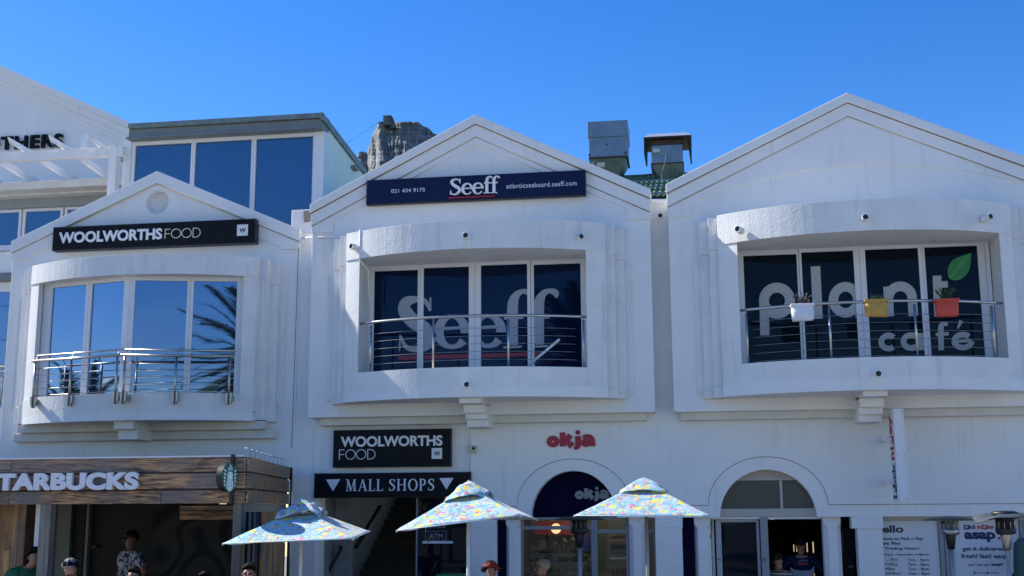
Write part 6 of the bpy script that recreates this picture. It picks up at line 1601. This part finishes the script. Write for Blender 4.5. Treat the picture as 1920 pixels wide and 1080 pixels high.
    for sg in (-1, 1):
        i0 = len(V3); V3 += [J(sg*.05, 0, .47), J(sg*.055, .01, .28), J(sg*.055, 0, .07)]; R4 += [rr(.062), rr(.046), rr(.036)]; E3 += [(0, i0), (i0, i0+1), (i0+1, i0+2)]
    skin_obj('trousers', V3, E3, R4, 0, leg_mt, t, 1)
    for sg in (-1, 1): MB().ball(J(sg*.058, .035, .02), rr(.035), 12, 8, (.7, 1.0, .55)).build('shoe', M['black'], t)
    t['_hp'] = 0; del t['_hp']
    return t, J, HP
person('man in a blue and white printed shirt and dark cap standing in the cafe', at(246, 1013, 19.0), 1.80, -35, M['shirt'], M['denim'], M['hair_dark'], cap=M['black'], arms='hips', wide=1.18, head_turn=-25, zfloor=.14, glasses=True)
tj, Jj, HPj = person('person seen from behind in a navy racing jacket and cap at the right entrance', at(1501.5, 1024, 21.0), 1.70, 178, M['jacket'], M['denim'], M['hair_dark'], cap=M['capnavy'], arms='hips', long_sleeve=True, wide=1.2)
YJ = 20.835
o0 = at(1505, 1080, YJ)
MB().prism([(p.x, p.z) for p in (at(1484, 1100, YJ), at(1482, 1062, YJ), at(1488, 1068, YJ), at(1505, 1070.5, YJ), at(1520, 1069, YJ), at(1527, 1061, YJ), at(1526, 1100, YJ))], YJ-.002, YJ+.015).build('grey_back_panel', M['jacketgrey'], tj, .004)
text_on(tj, 'ACE IN', (1498, 1052.5), (1514, 1049.5), YJ-.004, mat_=M['decal'], depth=.004)
text_on(tj, 'REDBULL', (1496, 1059), (1516, 1054.5), YJ-.004, mat_=M['posterred'], depth=.004, bold=.04)
person('woman in a red peaked cap looking right beside the navy panel', at(920.5, 1069.5, 17.3), 1.56, 75, M['bluegrey'], M['denim'], M['hair_dark'], cap=M['capred'], hair='bun', arms='down')
person('person with blond hair in a pale blue hoodie facing left before the food counter', at(1018, 1067, 16.9), 1.55, -75, M['bluegrey'], M['denim'], M['hair_blond'], hair='bob', arms='forward', long_sleeve=True)
person('man seen from behind in a navy cap below the cafe opening', at(131.5, 1067.5, 15.3), 1.62, 170, M['bluegrey'], M['denim'], mat('grey_hair', (.22, .21, .20), .7), cap=M['capnavy'], arms='down')
person('woman with dark glasses in front of the man in the printed shirt', at(250, 1081, 15.4), 1.52, -10, M['navyfab'], M['denim'], M['hair_dark'], hair='bun', arms='down', glasses=True)
person('dark haired man with sunglasses by the timber corner post', at(466.5, 1076, 15.2), 1.58, 15, M['navyfab'], M['denim'], M['hair_dark'], arms='down', glasses=True)
person('dark haired person in a green jacket leaning behind the left timber post', at(64, 1045, 16.15), 1.66, 60, M['greenjacket'], M['denim'], M['hair_dark'], arms='forward', long_sleeve=True, lean=.9, wide=1.25)
person('person in a striped jumper just inside the right entrance', at(1458, 1052, 20.6), 1.64, 150, M['stripe'], M['denim'], M['hair_dark'], arms='down', long_sleeve=True, wide=1.1)
person('person whose dark hair alone shows left of the timber corner post', at(384, 1089, 15.4), 1.50, 20, M['navyfab'], M['denim'], M['hair_dark'], arms='down')

# ---------------- palms across the street (mirrored in the windows)
def palm(label, x, y, h, nf=60, L0=3.6, seed=1):
    rd = random.Random(seed); t = thing('palm_tree', label, 'palm tree', (x, y, 0), 'palms across the street')
    MB().tube([(x+.15*math.sin(k*.4), y, k*h/12) for k in range(13)], [.42-.012*k for k in range(13)], 14).build('trunk', M['palmtrunk'], t)
    mb = MB(); vs = []; fs = []
    for k in range(nf):
        az = 2.399*k; el = 1.35-1.9*(k/nf)**.9+rd.uniform(-.08, .08); L_ = L0*rd.uniform(.85, 1.1)
        p = Vector((x, y, h-.1+.6*(1-k/nf))); N = 16; d = Vector((math.cos(az)*math.cos(el), math.sin(az)*math.cos(el), math.sin(el))); pts = [p.copy()]
        for i in range(N): d = (d+Vector((0, 0, -.055))).normalized(); p = p+d*(L_/N); pts.append(p.copy())
        mb.tube(pts, [.035*(1-i/(N+1)) for i in range(N+1)], 4)
        for i in range(2, N):
            tn = (pts[i+1]-pts[i-1]).normalized() if i < N else d; sd2 = tn.cross(Vector((0, 0, 1))).normalized(); ll = .66*math.sin(math.pi*min(1, (i+1)/(N+2)))**.6
            for q_ in (0, .25, .5, .75):
                b = pts[i].lerp(pts[min(i+1, N)], q_)
                for sg in (-1, 1):
                    tip = b+(sd2*sg*.8+tn*.75+Vector((0, 0, .12-.25*rd.random()))).normalized()*ll; w_ = tn*.045
                    k0 = len(vs); vs += [b-w_, b+w_, tip]; fs.append((k0, k0+1, k0+2))
    mb.add(vs, fs); mb.build('crown', M['palm'], t, fix=False)
palm('tall palm behind the viewer mirrored in the right panes of the blue windows', -4.1, -6, 7.5, nf=90, seed=2)
palm('palm far to the left whose crown is mirrored low in the blue windows', -35.8, 3.4, 5.0, L0=2.9, seed=5)
palm('palm mirrored in the window at the left picture edge', -27, -4, 8.6, seed=9)

def street_tree(label, x, y, h, seed):
    rd = random.Random(seed); t = thing('street_tree', label, 'tree', (x, y, 0), 'trees across the street')
    MB().tube([(x, y, 0), (x+.1, y, h*.3), (x+.05, y+.05, h*.55), (x, y, h*.8)], [.16, .12, .09, .04], 8).build('trunk', M['palmtrunk'], t)
    vs = []; fs = []
    cl = [Vector((x+rd.gauss(0, .28*h), y+rd.gauss(0, .2*h), h*rd.uniform(.45, .95))) for _ in range(26)]
    for c_ in cl:
        for k in range(170):
            p = c_+Vector((rd.gauss(0, .32), rd.gauss(0, .32), rd.gauss(0, .25))); a = Vector((rd.uniform(-1, 1), rd.uniform(-1, 1), rd.uniform(-1, 1))).normalized()*.09; b = a.cross(Vector((rd.uniform(-1, 1), rd.uniform(-1, 1), 1))).normalized()*.045
            k0 = len(vs); vs += [p-a, p+b, p+a, p-b]; fs.append((k0, k0+1, k0+2, k0+3))
    m = MB(); m.add(vs, fs); m.build('crown', M['plantg'], t, fix=False)
for k, x in enumerate((-17, -11.5, -5.5, .5, 6, 12)):
    street_tree(('first', 'second', 'third', 'fourth', 'fifth', 'last')[k]+' leafy tree from the left across the street behind the viewer', x, -13-1.2*(k % 2), 4.6+.5*(k % 3), 40+k)

S.render.engine = 'CYCLES'
